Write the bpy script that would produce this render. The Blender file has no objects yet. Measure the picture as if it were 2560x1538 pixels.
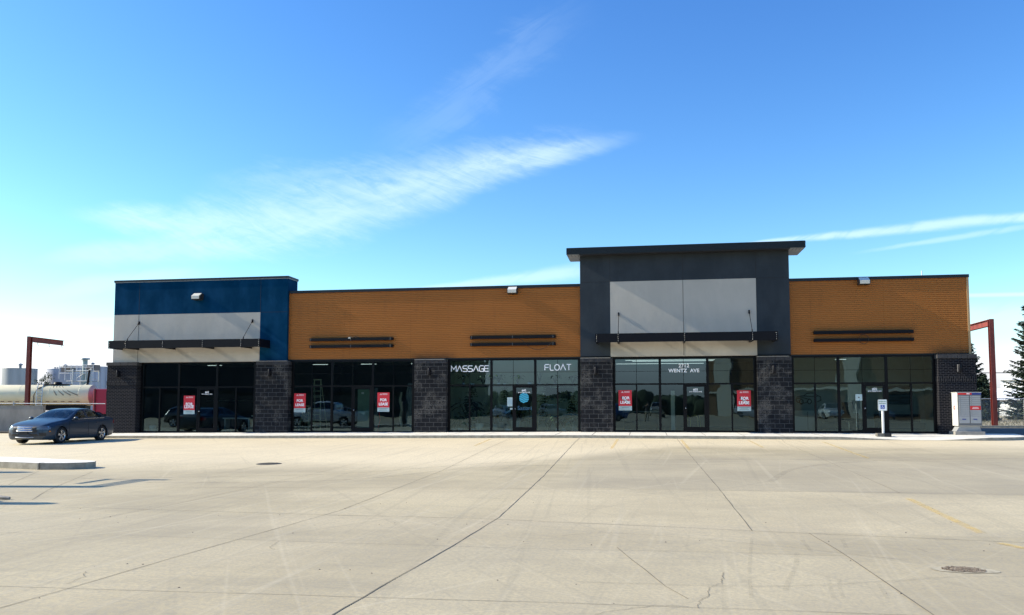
import bpy, bmesh, math, random
from mathutils import Vector, Matrix
R = math.radians
SC = bpy.context.scene
COL = SC.collection
random.seed(7)

# ------------------------------------------------------------------ camera
YAW, PITCH = R(9.4), R(3.8)
cam_data = bpy.data.cameras.new('camera')
cam = bpy.data.objects.new('camera', cam_data)
COL.objects.link(cam)
cam.location = (0, -36.9, 1.216)
cam.rotation_euler = (R(90) + PITCH, 0, YAW)
cam_data.sensor_width = 36
cam_data.lens = 28.125
cam_data.shift_y = 0.0434
cam_data.clip_start = 0.1
cam_data.clip_end = 6000
SC.camera = cam

# ------------------------------------------------------------------ light
SUN_ELEV = R(31)
GRAZE = R(3.3)             # the sun stands a few degrees in front of the facade plane, on its left
SKY_STRENGTH = 0.10
SC.view_settings.view_transform = 'Standard'
SC.view_settings.look = 'None'
SC.view_settings.gamma = 1
SC.view_settings.exposure = 0.75
sun_dir = Vector((-math.cos(SUN_ELEV) * math.cos(GRAZE), -math.cos(SUN_ELEV) * math.sin(GRAZE), math.sin(SUN_ELEV)))
sl = bpy.data.lights.new('sun', 'SUN')
sl.energy = 4.9
sl.angle = R(0.5)
sl.color = (1.0, 0.91, 0.74)
sun = bpy.data.objects.new('sun', sl)
sun.rotation_euler = sun_dir.to_track_quat('Z', 'Y').to_euler()
sun.location = (-40, -10, 40)
COL.objects.link(sun)
SC.cycles.max_bounces = 8
SC.cycles.transparent_max_bounces = 16
SC.cycles.caustics_reflective = False
SC.cycles.caustics_refractive = False


class NT:
    """small helper to wire math nodes"""
    def __init__(s, tree):
        s.t = tree

    def n(s, typ, **kw):
        nd = s.t.nodes.new(typ)
        for k, v in kw.items():
            setattr(nd, k, v)
        return nd

    def link(s, a, b):
        if isinstance(a, (int, float)):
            b.default_value = a
        elif isinstance(a, tuple):
            b.default_value = a
        else:
            s.t.links.new(a, b)

    def m(s, op, a, b=0.0, c=0.0, clamp=False):
        nd = s.n('ShaderNodeMath', operation=op, use_clamp=clamp)
        s.link(a, nd.inputs[0]); s.link(b, nd.inputs[1]); s.link(c, nd.inputs[2])
        return nd.outputs[0]

    def noise(s, vec, scale, detail=4, rough=0.5, dist=0.0):
        nd = s.n('ShaderNodeTexNoise')
        if vec is not None:
            s.link(vec, nd.inputs['Vector'])
        nd.inputs['Scale'].default_value = scale
        nd.inputs['Detail'].default_value = detail
        nd.inputs['Roughness'].default_value = rough
        nd.inputs['Distortion'].default_value = dist
        return nd.outputs['Fac']

    def comb(s, x, y, z=0.0):
        nd = s.n('ShaderNodeCombineXYZ')
        s.link(x, nd.inputs[0]); s.link(y, nd.inputs[1]); s.link(z, nd.inputs[2])
        return nd.outputs[0]

    def sep(s, v):
        nd = s.n('ShaderNodeSeparateXYZ'); s.link(v, nd.inputs[0])
        return nd.outputs

    def mix(s, f, a, b, mode='MIX'):
        nd = s.n('ShaderNodeMix', data_type='RGBA', blend_type=mode)
        s.link(f, nd.inputs[0]); s.link(a, nd.inputs[6]); s.link(b, nd.inputs[7])
        return nd.outputs[2]

    def smooth(s, v, lo, hi, a=0.0, b=1.0):
        nd = s.n('ShaderNodeMapRange', interpolation_type='SMOOTHSTEP')
        s.link(v, nd.inputs[0]); nd.inputs[1].default_value = lo; nd.inputs[2].default_value = hi
        nd.inputs[3].default_value = a; nd.inputs[4].default_value = b
        return nd.outputs[0]

    def curve(s, v, pts):
        """piecewise map v -> y through points"""
        x0, x1 = pts[0][0], pts[-1][0]
        ys = [p[1] for p in pts]; y0, y1 = min(ys), max(ys)
        if y1 - y0 < 1e-6: y1 = y0 + 1e-6
        t = s.m('DIVIDE', s.m('SUBTRACT', v, x0), x1 - x0, clamp=True)
        nd = s.n('ShaderNodeFloatCurve')
        cv = nd.mapping.curves[0]
        pp = [((p[0] - x0) / (x1 - x0), (p[1] - y0) / (y1 - y0)) for p in pts]
        cv.points[0].location = pp[0]; cv.points[1].location = pp[-1]
        for p in pp[1:-1]:
            cv.points.new(*p)
        nd.mapping.update()
        s.link(t, nd.inputs['Value'])
        return s.m('MULTIPLY_ADD', nd.outputs[0], y1 - y0, y0)


# ------------------------------------------------------------------ world: Nishita sky with cirrus streaks
w = bpy.data.worlds.new('World')
SC.world = w
w.use_nodes = True
T = NT(w.node_tree)
w.node_tree.nodes.clear()
sky = T.n('ShaderNodeTexSky', sky_type='NISHITA')
sky.sun_disc = False
sky.sun_elevation = SUN_ELEV
sky.sun_rotation = R(270) - GRAZE
sky.altitude = 500
sky.air_density = 1.15
sky.dust_density = 0.45
sky.ozone_density = 2.2
gm = T.n('ShaderNodeHueSaturation'); T.link(sky.outputs[0], gm.inputs['Color'])
gm.inputs['Saturation'].default_value = 1.25
gm.inputs['Hue'].default_value = 0.5
cr, cg, cb = T.sep(gm.outputs[0])
def powk(c, k, p): return T.m('MULTIPLY', T.m('POWER', T.m('MAXIMUM', T.m('MINIMUM', c, 9.0), 0.0), p), k)
gb_ = powk(cb, 1.44, 1.0); gg_ = T.m('MINIMUM', powk(cg, 1.02, 1.2), T.m('MULTIPLY', gb_, .97)); gr_ = T.m('MINIMUM', powk(cr, .98, 1.15), T.m('MULTIPLY', gg_, .98))
graded = T.comb(gr_, gg_, gb_)
gen = T.n('ShaderNodeTexCoord').outputs['Generated']
dx, dy, dz = T.sep(gen)
dy2 = T.m('MAXIMUM', dy, 0.02)
U = T.m('DIVIDE', dx, dy2); V = T.m('DIVIDE', dz, dy2)
front = T.smooth(dy, 0.05, 0.25)


def rot2(u, v, deg, su, sv):
    c, s_ = math.cos(R(deg)), math.sin(R(deg))
    a = T.m('ADD', T.m('MULTIPLY', u, c * su), T.m('MULTIPLY', v, s_ * su))
    b = T.m('ADD', T.m('MULTIPLY', u, -s_ * sv), T.m('MULTIPLY', v, c * sv))
    return T.comb(a, b)


wisp = T.m('ADD', T.m('MULTIPLY', T.noise(rot2(U, V, -21, 9.0, 48.0), 1.0, 11, 0.7, 1.3), .62), T.m('MULTIPLY', T.noise(rot2(U, V, 14, 7.0, 26.0), 1.0, 9, 0.66, .8), .38))
wisp2 = T.noise(rot2(U, V, 30, 8.0, 46.0), 1.0, 10, 0.66, 0.6)
edge = T.noise(rot2(U, V, -14, 6.0, 20.0), 1.0, 9, 0.68, 0.5)


def band(center, width, strength, tex, lo=0.30, hi=0.62, fade=0.05, edgeamp=1.1):
    c = T.curve(U, center); wd = T.curve(U, width)
    off = T.m('MULTIPLY', T.m('SUBTRACT', edge, 0.5), wd)
    d = T.m('ABSOLUTE', T.m('ADD', T.m('SUBTRACT', V, c), T.m('MULTIPLY', off, edgeamp)))
    core = T.smooth(T.m('DIVIDE', d, wd), 0.15, 1.25, 1.0, 0.0)
    u0, u1 = center[0][0], center[-1][0]
    ends = T.m('MULTIPLY', T.smooth(U, u0 - fade * .2, u0 + fade), T.smooth(U, u1 - fade, u1 + fade * .2, 1.0, 0.0))
    st = T.smooth(T.m('ADD', tex, T.m('MULTIPLY', core, 0.12)), lo, hi)
    return T.m('MULTIPLY', T.m('MULTIPLY', T.m('MULTIPLY', core, ends), st), strength)


bands = [
    band([(-0.80, .272), (-0.651, .253), (-0.528, .243), (-0.41, .254), (-0.295, .278), (-0.185, .304), (-0.104, .322), (-0.01, .338)],
         [(-0.80, .012), (-0.651, .030), (-0.528, .042), (-0.41, .046), (-0.295, .036), (-0.185, .026), (-0.104, .020), (-0.01, .010)],
         0.60, wisp, 0.24, 0.78, 0.11, 1.9),
    band([(-0.60, .300), (-0.45, .300), (-0.295, .310), (-0.185, .325), (-0.05, .345)],
         [(-0.60, .02), (-0.45, .032), (-0.295, .032), (-0.185, .028), (-0.05, .012)], 0.22, wisp, 0.40, 0.72, 0.1, 2.0),
    band([(-0.36, .335), (-0.268, .375), (-0.212, .415), (-0.157, .46), (-0.06, .51)],
         [(-0.36, .036), (-0.268, .050), (-0.212, .052), (-0.157, .050), (-0.06, .045)], 0.11, wisp2, 0.32, 0.75, 0.12, 2.6),
    band([(0.10, .193), (0.163, .199), (0.268, .2055), (0.36, .213), (0.47, .219)],
         [(0.10, .002), (0.163, .004), (0.268, .0065), (0.36, .0075), (0.47, .006)], 0.62, wisp2, 0.22, 0.65, 0.04, 1.2),
    band([(0.25, .181), (0.36, .196), (0.47, .210)],
         [(0.25, .0025), (0.36, .004), (0.47, .0045)], 0.34, wisp2, 0.28, 0.66, 0.07, 1.4),
    band([(-0.85, .205), (-0.65, .214), (-0.50, .206)],
         [(-0.85, .008), (-0.65, .022), (-0.50, .006)], 0.40, wisp, 0.18, 0.7, 0.10),
    band([(-0.86, .155), (-0.724, .171), (-0.56, .182)],
         [(-0.86, .006), (-0.724, .016), (-0.56, .012)], 0.30, wisp2, 0.25, 0.6, 0.1),
    band([(-1.0, .112), (-0.85, .116), (-0.70, .120)],
         [(-1.0, .010), (-0.85, .006), (-0.70, .003)], 0.4, wisp2, 0.15, 0.5, 0.03, .4),
    band([(-0.33, .146), (-0.184, .158), (-0.03, .175)],
         [(-0.33, .004), (-0.184, .009), (-0.03, .014)], 0.5, wisp2, 0.2, 0.62, 0.08, 1.0),
    band([(0.33, .127), (0.40, .1275), (0.50, .127)],
         [(0.33, .002), (0.40, .003), (0.50, .003)], 0.55, wisp2, 0.1, 0.5, 0.03, .3),
    band([(0.30, .105), (0.40, .10), (0.60, .095)],
         [(0.30, .012), (0.40, .02), (0.60, .022)], 0.38, wisp2, 0.25, 0.6, 0.05, .8),
]
tot = bands[0]
for b in bands[1:]:
    tot = T.m('ADD', tot, b)
tot = T.m('MULTIPLY', T.m('MINIMUM', tot, 0.9), front)
colr = T.mix(T.m('MULTIPLY', tot, 0.8), graded, (6.2, 7.6, 8.2, 1))
bg = T.n('ShaderNodeBackground'); bg.inputs['Strength'].default_value = SKY_STRENGTH
T.link(colr, bg.inputs['Color'])
out = T.n('ShaderNodeOutputWorld'); T.link(bg.outputs[0], out.inputs[0])


# ------------------------------------------------------------------ materials
MATS = {}


def mat(name, color, rough=0.6, metal=0.0, vary=0.0, vscale=3.0, bump=0.0, bscale=30.0, coat=0.0, spec=0.5, stretch=(1, 1, 1), rvary=0.0, col2=None):
    if name in MATS: return MATS[name]
    m = bpy.data.materials.new(name); m.use_nodes = True
    t = NT(m.node_tree); b = m.node_tree.nodes['Principled BSDF']
    b.inputs['Roughness'].default_value = rough; b.inputs['Metallic'].default_value = metal
    b.inputs['Coat Weight'].default_value = coat; b.inputs['Coat Roughness'].default_value = 0.04
    b.inputs['Specular IOR Level'].default_value = spec
    c = tuple(color) + (1,)
    pos = t.n('ShaderNodeNewGeometry').outputs['Position']
    mp = t.n('ShaderNodeMapping'); t.link(pos, mp.inputs[0]); mp.inputs['Scale'].default_value = stretch
    if vary:
        f = t.noise(mp.outputs[0], vscale, 6, 0.6)
        f = t.smooth(f, 0.3, 0.7)
        d = tuple(x * (1 - vary) for x in color) + (1,) if col2 is None else tuple(col2) + (1,)
        t.link(t.mix(f, d, c), b.inputs['Base Color'])
        if rvary: t.link(t.m('MULTIPLY_ADD', f, rvary, rough), b.inputs['Roughness'])
    else:
        b.inputs['Base Color'].default_value = c
    if bump:
        f = t.noise(mp.outputs[0], bscale, 4, 0.6)
        bn = t.n('ShaderNodeBump'); bn.inputs['Strength'].default_value = bump; bn.inputs['Distance'].default_value = 0.02
        t.link(f, bn.inputs['Height']); t.link(bn.outputs[0], b.inputs['Normal'])
    MATS[name] = m
    return m


def glass_mat(name, tint, refl=0.12, wav=0.004, rough=0.0, scale=1.0):
    """tinted sheet of glass: mirrors a part of the light, lets the rest straight through"""
    m = bpy.data.materials.new(name); m.use_nodes = True
    t = NT(m.node_tree); m.node_tree.nodes.clear()
    pos = t.n('ShaderNodeNewGeometry').outputs['Position']
    tr = t.n('ShaderNodeBsdfTransparent'); tr.inputs[0].default_value = tuple(tint) + (1,)
    gl = t.n('ShaderNodeBsdfGlossy'); gl.inputs['Roughness'].default_value = rough
    gl.inputs[0].default_value = (.60, .88, 1.0, 1) if name.startswith('store') else (.8, .85, .88, 1)
    if wav:
        mp = t.n('ShaderNodeMapping'); t.link(pos, mp.inputs[0]); mp.inputs['Scale'].default_value = (1, 1, .55)
        f = t.noise(mp.outputs[0], scale, 2, 0.5)
        bn = t.n('ShaderNodeBump'); bn.inputs['Strength'].default_value = 1; bn.inputs['Distance'].default_value = wav
        t.link(f, bn.inputs['Height']); t.link(bn.outputs[0], gl.inputs['Normal'])
    lw = t.n('ShaderNodeFresnel'); lw.inputs[0].default_value = 1.5
    f = t.m('ADD', t.m('MULTIPLY', lw.outputs[0], 0.9 if name.startswith('store') else 0.55), refl, clamp=True)
    mx = t.n('ShaderNodeMixShader'); t.link(f, mx.inputs[0]); t.link(tr.outputs[0], mx.inputs[1]); t.link(gl.outputs[0], mx.inputs[2])
    o = t.n('ShaderNodeOutputMaterial'); t.link(mx.outputs[0], o.inputs[0])
    MATS[name] = m
    return m


def brick_mat(name, c1, c2, mortar, bw, rh, ms, bump=0.4, stain=None, squash=False, rough=0.85):
    m = bpy.data.materials.new(name); m.use_nodes = True
    t = NT(m.node_tree); b = m.node_tree.nodes['Principled BSDF']
    b.inputs['Roughness'].default_value = rough
    b.inputs['Specular IOR Level'].default_value = 0.12
    pos = t.n('ShaderNodeNewGeometry').outputs['Position']
    x, y, z = t.sep(pos)
    u = t.m('ADD', x, y)
    if squash: vec = t.comb(z, u)
    else: vec = t.comb(u, z)
    br = t.n('ShaderNodeTexBrick')
    t.link(vec, br.inputs['Vector'])
    br.inputs['Scale'].default_value = 1
    br.inputs['Color1'].default_value = c1 + (1,); br.inputs['Color2'].default_value = c2 + (1,)
    br.inputs['Mortar'].default_value = mortar + (1,)
    br.inputs['Brick Width'].default_value = bw; br.inputs['Row Height'].default_value = rh
    br.inputs['Mortar Size'].default_value = ms; br.inputs['Mortar Smooth'].default_value = 0.2
    col = br.outputs['Color']
    n1 = t.noise(pos, 9, 8, 0.7); n2 = t.noise(pos, 45, 4, 0.7)
    col = t.mix(t.smooth(n2, 0.35, 0.75, 0, .55), col, (c1[0] * .45, c1[1] * .45, c1[2] * .5, 1))
    if stain:
        # efflorescence: pale crusted runs, denser towards the block joints
        n3 = t.noise(pos, 7, 6, 0.75, 1.6)
        thin = t.m('SUBTRACT', 1.0, t.m('MULTIPLY', t.m('ABSOLUTE', t.m('SUBTRACT', n3, 0.5)), 16.0), clamp=True)
        patch = t.smooth(t.noise(pos, 1.6, 3, 0.5), 0.46, 0.66)
        col = t.mix(t.m('MULTIPLY', t.m('MULTIPLY', thin, patch), 0.45), col, stain + (1,))
        col = t.mix(t.m('MULTIPLY', t.smooth(n1, .55, .8), .16), col, stain + (1,))
    t.link(col, b.inputs['Base Color'])
    h = t.m('ADD', t.m('MULTIPLY', br.outputs['Fac'], -1.0), t.m('MULTIPLY', n2, 0.8))
    bn = t.n('ShaderNodeBump'); bn.inputs['Strength'].default_value = bump; bn.inputs['Distance'].default_value = 0.012
    t.link(h, bn.inputs['Height']); t.link(bn.outputs[0], b.inputs['Normal'])
    MATS[name] = m
    return m


def concrete_mat():
    m = bpy.data.materials.new('lot_concrete'); m.use_nodes = True
    t = NT(m.node_tree); b = m.node_tree.nodes['Principled BSDF']
    pos = t.n('ShaderNodeNewGeometry').outputs['Position']
    x, y, z = t.sep(pos)

    def st(sx, sy, ang, scale, det=6, ro=0.6, d=0.0):
        m1 = t.n('ShaderNodeMapping'); t.link(pos, m1.inputs[0]); m1.inputs['Rotation'].default_value = (0, 0, R(ang))
        mp = t.n('ShaderNodeMapping'); t.link(m1.outputs[0], mp.inputs[0]); mp.inputs['Scale'].default_value = (sx, sy, 1)
        return t.noise(mp.outputs[0], scale, det, ro, d)
    base = t.mix(t.smooth(st(1, 1, 0, .35, 4), .35, .65), (.425, .352, .212, 1), (.545, .455, .275, 1))
    broom = st(.8, 6, 6, 1.6, 6, .7)            # broom strokes and traffic smears along the lot
    base = t.mix(t.smooth(broom, .38, .72, 0, .22), base, (.26, .23, .16, 1))
    smear = st(.3, 1.1, -4, .8, 7, .7, .9)
    base = t.mix(t.smooth(smear, .42, .78, 0, .34), base, (.22, .195, .14, 1))
    arcs = st(.25, 1.8, 24, 1.1, 7, .7, .8)
    base = t.mix(t.smooth(arcs, .54, .78, 0, .10), base, (.62, .53, .37, 1))
    # slabs poured at different times
    yy = t.m('SUBTRACT', y, t.smooth(x, -5.0, 2.0, 0.0, 9.5))
    far = t.smooth(yy, -20.5, -15.5)
    far = t.m('ADD', far, t.m('MULTIPLY', t.m('SUBTRACT', st(.5, 1, 0, .25, 4), .5), 1.0), clamp=True)
    base = t.mix(t.m('MULTIPLY', far, .62), base, (.95, .80, .53, 1))
    xr = t.smooth(x, -3.4, -2.4)
    slab = t.m('MULTIPLY', t.smooth(y, -26.6, -26.5), t.m('MULTIPLY', t.smooth(y, -22.2, -22.1, 1, 0), t.smooth(x, -2.1, -2.0)))
    base = t.mix(t.m('MULTIPLY', slab, .22), base, (.66, .56, .37, 1))
    slab2 = t.m('MULTIPLY', t.smooth(y, -22.15, -22.05), t.m('MULTIPLY', t.smooth(y, -16.5, -10, 1, 0), t.smooth(x, -2.2, -1.0)))
    base = t.mix(t.m('MULTIPLY', slab2, .30), base, (.33, .29, .22, 1))
    slab3 = t.m('MULTIPLY', t.smooth(y, -26.3, -26.1, 1, 0), t.smooth(t.noise(pos, .25, 2, .5), .35, .6, .5, 1.0))
    base = t.mix(t.m('MULTIPLY', slab3, .20), base, (.30, .262, .20, 1))
    slab4 = t.m('MULTIPLY', t.smooth(y, -28.1, -28.0, 1, 0), t.m('MULTIPLY', t.smooth(x, -2.25, -2.2), t.smooth(x, 2.05, 2.1, 1, 0)))
    base = t.mix(t.m('MULTIPLY', slab4, .16), base, (.60, .53, .37, 1))
    fine = st(1, 1, 0, 28, 4, .7)
    base = t.mix(t.smooth(fine, .3, .75, 0, .6), base, (.27, .25, .21, 1))
    grain = st(1, 1, 0, 130, 2, .6)
    base = t.mix(t.smooth(grain, .62, .8, 0, .4), base, (.16, .15, .13, 1))
    base = t.mix(t.smooth(grain, .38, .2, 0, .3), base, (.62, .6, .55, 1))
    spots = st(1, 2.2, 0, 5.5, 2, .5)
    base = t.mix(t.smooth(spots, .80, .82, 0, .5), base, (.10, .095, .085, 1))
    for ang, th in ((86, .58), (95, .60), (58, .62), (122, .62), (90, .59), (30, .64), (-28, .64)):          # scuffs and faint wheel lines
        ln = st(.07, 5.5, ang, 1.3, 3, .55, .1)
        base = t.mix(t.smooth(ln, th, th + .12, 0, .17), base, (.24, .215, .16, 1))
        ln = st(.08, 6.5, ang + 4, 1.1, 3, .55, .1)
        base = t.mix(t.smooth(ln, th + .01, th + .14, 0, .13), base, (.70, .62, .45, 1))
    oil = st(1, 1, 0, .8, 5, .6)
    base = t.mix(t.smooth(oil, .66, .8, 0, .3), base, (.2, .19, .17, 1))
    t.link(base, b.inputs['Base Color'])
    b.inputs['Roughness'].default_value = 0.75
    b.inputs['Specular IOR Level'].default_value = 0.22
    bn = t.n('ShaderNodeBump'); bn.inputs['Strength'].default_value = 0.35; bn.inputs['Distance'].default_value = 0.006
    t.link(t.m('ADD', fine, t.m('MULTIPLY', broom, .5)), bn.inputs['Height']); t.link(bn.outputs[0], b.inputs['Normal'])
    MATS['lot_concrete'] = m
    return m


def fade_mat(name, color, dens, scale, stretch=(1, 1, 1), rough=.8):
    """worn paint or rubber: solid in some places, gone in others"""
    m = bpy.data.materials.new(name); m.use_nodes = True
    t = NT(m.node_tree); b = m.node_tree.nodes['Principled BSDF']
    b.inputs['Base Color'].default_value = color + (1,); b.inputs['Roughness'].default_value = rough
    pos = t.n('ShaderNodeNewGeometry').outputs['Position']
    mp = t.n('ShaderNodeMapping'); t.link(pos, mp.inputs[0]); mp.inputs['Scale'].default_value = stretch
    f = t.smooth(t.noise(mp.outputs[0], scale, 6, .65), .35, .65, dens * .25, dens)
    t.link(f, b.inputs['Alpha'])
    MATS[name] = m
    return m


def stucco(name, color, amt=.12):
    m = bpy.data.materials.new(name); m.use_nodes = True
    t = NT(m.node_tree); b = m.node_tree.nodes['Principled BSDF']
    pos = t.n('ShaderNodeNewGeometry').outputs['Position']
    mp = t.n('ShaderNodeMapping'); t.link(pos, mp.inputs[0]); mp.inputs['Scale'].default_value = (1, 1, .5)
    n1 = t.smooth(t.noise(mp.outputs[0], 1.3, 6, .6), .35, .7)
    n2 = t.noise(pos, 60, 3, .6)
    c = tuple(color)
    col = t.mix(n1, c + (1,), tuple(v * (1 + amt * 2) + amt * .02 for v in c) + (1,))
    col = t.mix(t.smooth(n2, .3, .8, 0, .2), col, tuple(v * .7 for v in c) + (1,))
    t.link(col, b.inputs['Base Color']); b.inputs['Roughness'].default_value = .85
    b.inputs['Specular IOR Level'].default_value = .03
    wv = t.noise(mp.outputs[0], 2.2, 4, .55)
    bn = t.n('ShaderNodeBump'); bn.inputs['Strength'].default_value = .5; bn.inputs['Distance'].default_value = .02
    t.link(t.m('ADD', wv, t.m('MULTIPLY', n2, .06)), bn.inputs['Height']); t.link(bn.outputs[0], b.inputs['Normal'])
    MATS[name] = m
    return m


def emit_mat(name, color, s):
    m = bpy.data.materials.new(name); m.use_nodes = True
    b = m.node_tree.nodes['Principled BSDF']
    b.inputs['Base Color'].default_value = color + (1,)
    b.inputs['Emission Color'].default_value = color + (1,); b.inputs['Emission Strength'].default_value = s
    MATS[name] = m
    return m


# ------------------------------------------------------------------ mesh building
class MB:
    def __init__(s):
        s.v = []; s.f = []; s.sm = []; s.M = None

    def add(s, vs, fs, smooth=False):
        o = len(s.v)
        if s.M is not None: vs = [tuple(s.M @ Vector(p)) for p in vs]
        s.v += [tuple(p) for p in vs]
        for f in fs:
            s.f.append([i + o for i in f]); s.sm.append(smooth)
        return s

    def box(s, x0, x1, y0, y1, z0, z1):
        x0, x1 = min(x0, x1), max(x0, x1); y0, y1 = min(y0, y1), max(y0, y1); z0, z1 = min(z0, z1), max(z0, z1)
        return s.add([(x0, y0, z0), (x1, y0, z0), (x1, y1, z0), (x0, y1, z0), (x0, y0, z1), (x1, y0, z1), (x1, y1, z1), (x0, y1, z1)],
                     [(0, 3, 2, 1), (4, 5, 6, 7), (0, 1, 5, 4), (1, 2, 6, 5), (2, 3, 7, 6), (3, 0, 4, 7)])

    def bbox(s, x0, x1, y0, y1, z0, z1, b=.01):
        """box with chamfered edges"""
        bm = bmesh.new(); bmesh.ops.create_cube(bm, size=1)
        for v in bm.verts:
            v.co = Vector(((x0 + x1) / 2 + v.co.x * (x1 - x0), (y0 + y1) / 2 + v.co.y * (y1 - y0), (z0 + z1) / 2 + v.co.z * (z1 - z0)))
        bmesh.ops.bevel(bm, geom=bm.edges[:], offset=b, segments=2, profile=.7, affect='EDGES')
        bm.verts.index_update()
        s.add([v.co[:] for v in bm.verts], [[v.index for v in f.verts] for f in bm.faces]); bm.free()
        return s

    def prism(s, poly, axis, a0, a1, smooth=False):
        """poly in the other two axes, extruded along axis ('x','y','z')"""
        def P(p, a):
            return {'x': (a, p[0], p[1]), 'y': (p[0], a, p[1]), 'z': (p[0], p[1], a)}[axis]
        n = len(poly)
        vs = [P(p, a0) for p in poly] + [P(p, a1) for p in poly]
        fs = [list(range(n))[::-1], list(range(n, 2 * n))] + [(i, (i + 1) % n, n + (i + 1) % n, n + i) for i in range(n)]
        return s.add(vs, fs, smooth)

    def tube(s, pts, r, n=8, caps=True, smooth=True, r1=None):
        pts = [Vector(p) for p in pts]; L = len(pts)
        vs = []; fs = []
        for i, p in enumerate(pts):
            d = (pts[min(i + 1, L - 1)] - pts[max(i - 1, 0)]).normalized()
            a = Vector((0, 0, 1)) if abs(d.z) < .9 else Vector((1, 0, 0))
            u = d.cross(a).normalized(); v = d.cross(u)
            rr = (r if not isinstance(r, (list, tuple)) else r[i]) if r1 is None else r + (r1 - r) * i / (L - 1)
            for k in range(n):
                t = 2 * math.pi * k / n
                vs.append(p + (u * math.cos(t) + v * math.sin(t)) * rr)
        for i in range(L - 1):
            for k in range(n):
                a = i * n + k; b = i * n + (k + 1) % n
                fs.append((a, b, b + n, a + n))
        s.add(vs, fs, smooth)
        if caps:
            s.add([vs[k] for k in range(n)], [list(range(n))]); s.add([vs[(L - 1) * n + k] for k in range(n)], [list(range(n))[::-1]])
        return s

    def lathe(s, prof, c, axis='z', n=24, smooth=True):
        """prof: (r, h) list revolved about axis through c"""
        vs = []; fs = []
        for r, h in prof:
            for k in range(n):
                t = 2 * math.pi * k / n; a, b = r * math.cos(t), r * math.sin(t)
                vs.append({'z': (c[0] + a, c[1] + b, c[2] + h), 'x': (c[0] + h, c[1] + a, c[2] + b), 'y': (c[0] + a, c[1] + h, c[2] + b)}[axis])
        for i in range(len(prof) - 1):
            for k in range(n):
                fs.append((i * n + k, i * n + (k + 1) % n, (i + 1) * n + (k + 1) % n, (i + 1) * n + k))
        return s.add(vs, fs, smooth)

    def ball(s, c, r, sx=1, sy=1, sz=1, n=12):
        prof = [(max(1e-4, math.sin(math.pi * i / n)) * r, -math.cos(math.pi * i / n) * r) for i in range(n + 1)]
        vs0 = MB().lathe(prof, (0, 0, 0), 'z', n)
        return s.add([(c[0] + v[0] * sx, c[1] + v[1] * sy, c[2] + v[2] * sz) for v in vs0.v], vs0.f, True)

    def build(s, name, material, parent=None):
        me = bpy.data.meshes.new(name); me.from_pydata(s.v, [], s.f)
        me.polygons.foreach_set('use_smooth', s.sm)
        me.materials.append(material); me.update()
        bm = bmesh.new(); bm.from_mesh(me); bmesh.ops.recalc_face_normals(bm, faces=bm.faces); bm.to_mesh(me); bm.free()
        o = bpy.data.objects.new(name, me); COL.objects.link(o)
        if parent is not None:
            o.parent = parent
        return o


def tag(o, label=None, cat=None, group=None, kind=None):
    if label: o['label'] = label
    if cat: o['category'] = cat
    if group: o['group'] = group
    if kind: o['kind'] = kind
    return o


def thing(name, label, cat, loc=(0, 0, 0), rz=0, group=None):
    o = bpy.data.objects.new(name, None); COL.objects.link(o)
    o.location = loc; o.rotation_euler = (0, 0, rz); o.empty_display_size = .2
    return tag(o, label, cat, group)


def struct(o, label=None):
    return tag(o, label, None, None, 'structure')


def copy_tree(o, parent=None):
    c = o.copy(); COL.objects.link(c)
    if parent is not None: c.parent = parent
    for ch in list(o.children): copy_tree(ch, c)
    return c


def text_mesh(name, s, size, loc, material, parent, bold=0.0, face='y', spacing=1.0, mirror=False, rz=0.0, thick=.004, tilt=0.0, wscale=1.0, align='CENTER'):
    cu = bpy.data.curves.new('t', 'FONT'); cu.body = s; cu.size = size; cu.offset = bold; cu.extrude = thick / 2
    cu.align_x = align; cu.align_y = 'CENTER'; cu.space_character = spacing; cu.resolution_u = 3
    to = bpy.data.objects.new('t', cu); COL.objects.link(to)
    bpy.context.view_layer.update()
    me = bpy.data.meshes.new_from_object(to.evaluated_get(bpy.context.evaluated_depsgraph_get()))
    bpy.data.objects.remove(to); bpy.data.curves.remove(cu)
    M = Matrix.Translation(Vector(loc)) @ Matrix.Rotation(rz, 4, 'Z') @ Matrix.Rotation(R(90), 4, 'X') @ Matrix.Rotation(tilt, 4, 'Z') @ Matrix.Diagonal((wscale, 1, 1, 1))
    me.transform(M); me.name = name
    me.materials.clear(); me.materials.append(material)
    o = bpy.data.objects.new(name, me); COL.objects.link(o)
    if parent is not None: o.parent = parent
    return o


def strip_mesh(mb, pts, wid, y, thick=.004):
    """one mitred letter stroke in the XZ plane"""
    closed = math.dist(pts[0], pts[-1]) < 1e-6
    P = pts[:-1] if closed else pts
    n = len(P); L = []
    for i in range(n):
        def seg(a, b):
            d = Vector((b[0] - a[0], b[1] - a[1])).normalized(); return Vector((-d.y, d.x))
        n1 = seg(P[i - 1], P[i]) if (i > 0 or closed) else None
        n2 = seg(P[i], P[(i + 1) % n]) if (i < n - 1 or closed) else None
        if n1 is None: nn = n2
        elif n2 is None: nn = n1
        else:
            nn = (n1 + n2).normalized(); nn = nn / max(.45, nn.dot(n1))
        nn = nn * wid / 2
        L.append(((P[i][0] + nn.x, P[i][1] + nn.y), (P[i][0] - nn.x, P[i][1] - nn.y)))
    vs = []
    for a, b in L: vs += [(a[0], y, a[1]), (b[0], y, b[1]), (a[0], y + thick, a[1]), (b[0], y + thick, b[1])]
    fs = []
    for i in range(n if closed else n - 1):
        o = 4 * i; q = 4 * ((i + 1) % n)
        fs += [(o, o + 1, q + 1, q), (o + 2, q + 2, q + 3, o + 3), (o, q, q + 2, o + 2), (o + 1, o + 3, q + 3, q + 1)]
    mb.add(vs, fs)


# ground heights: the site falls gently to the left, and towards the camera
def zs(x): return -0.0078 * max(0., min(40., -3 - x))


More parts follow.
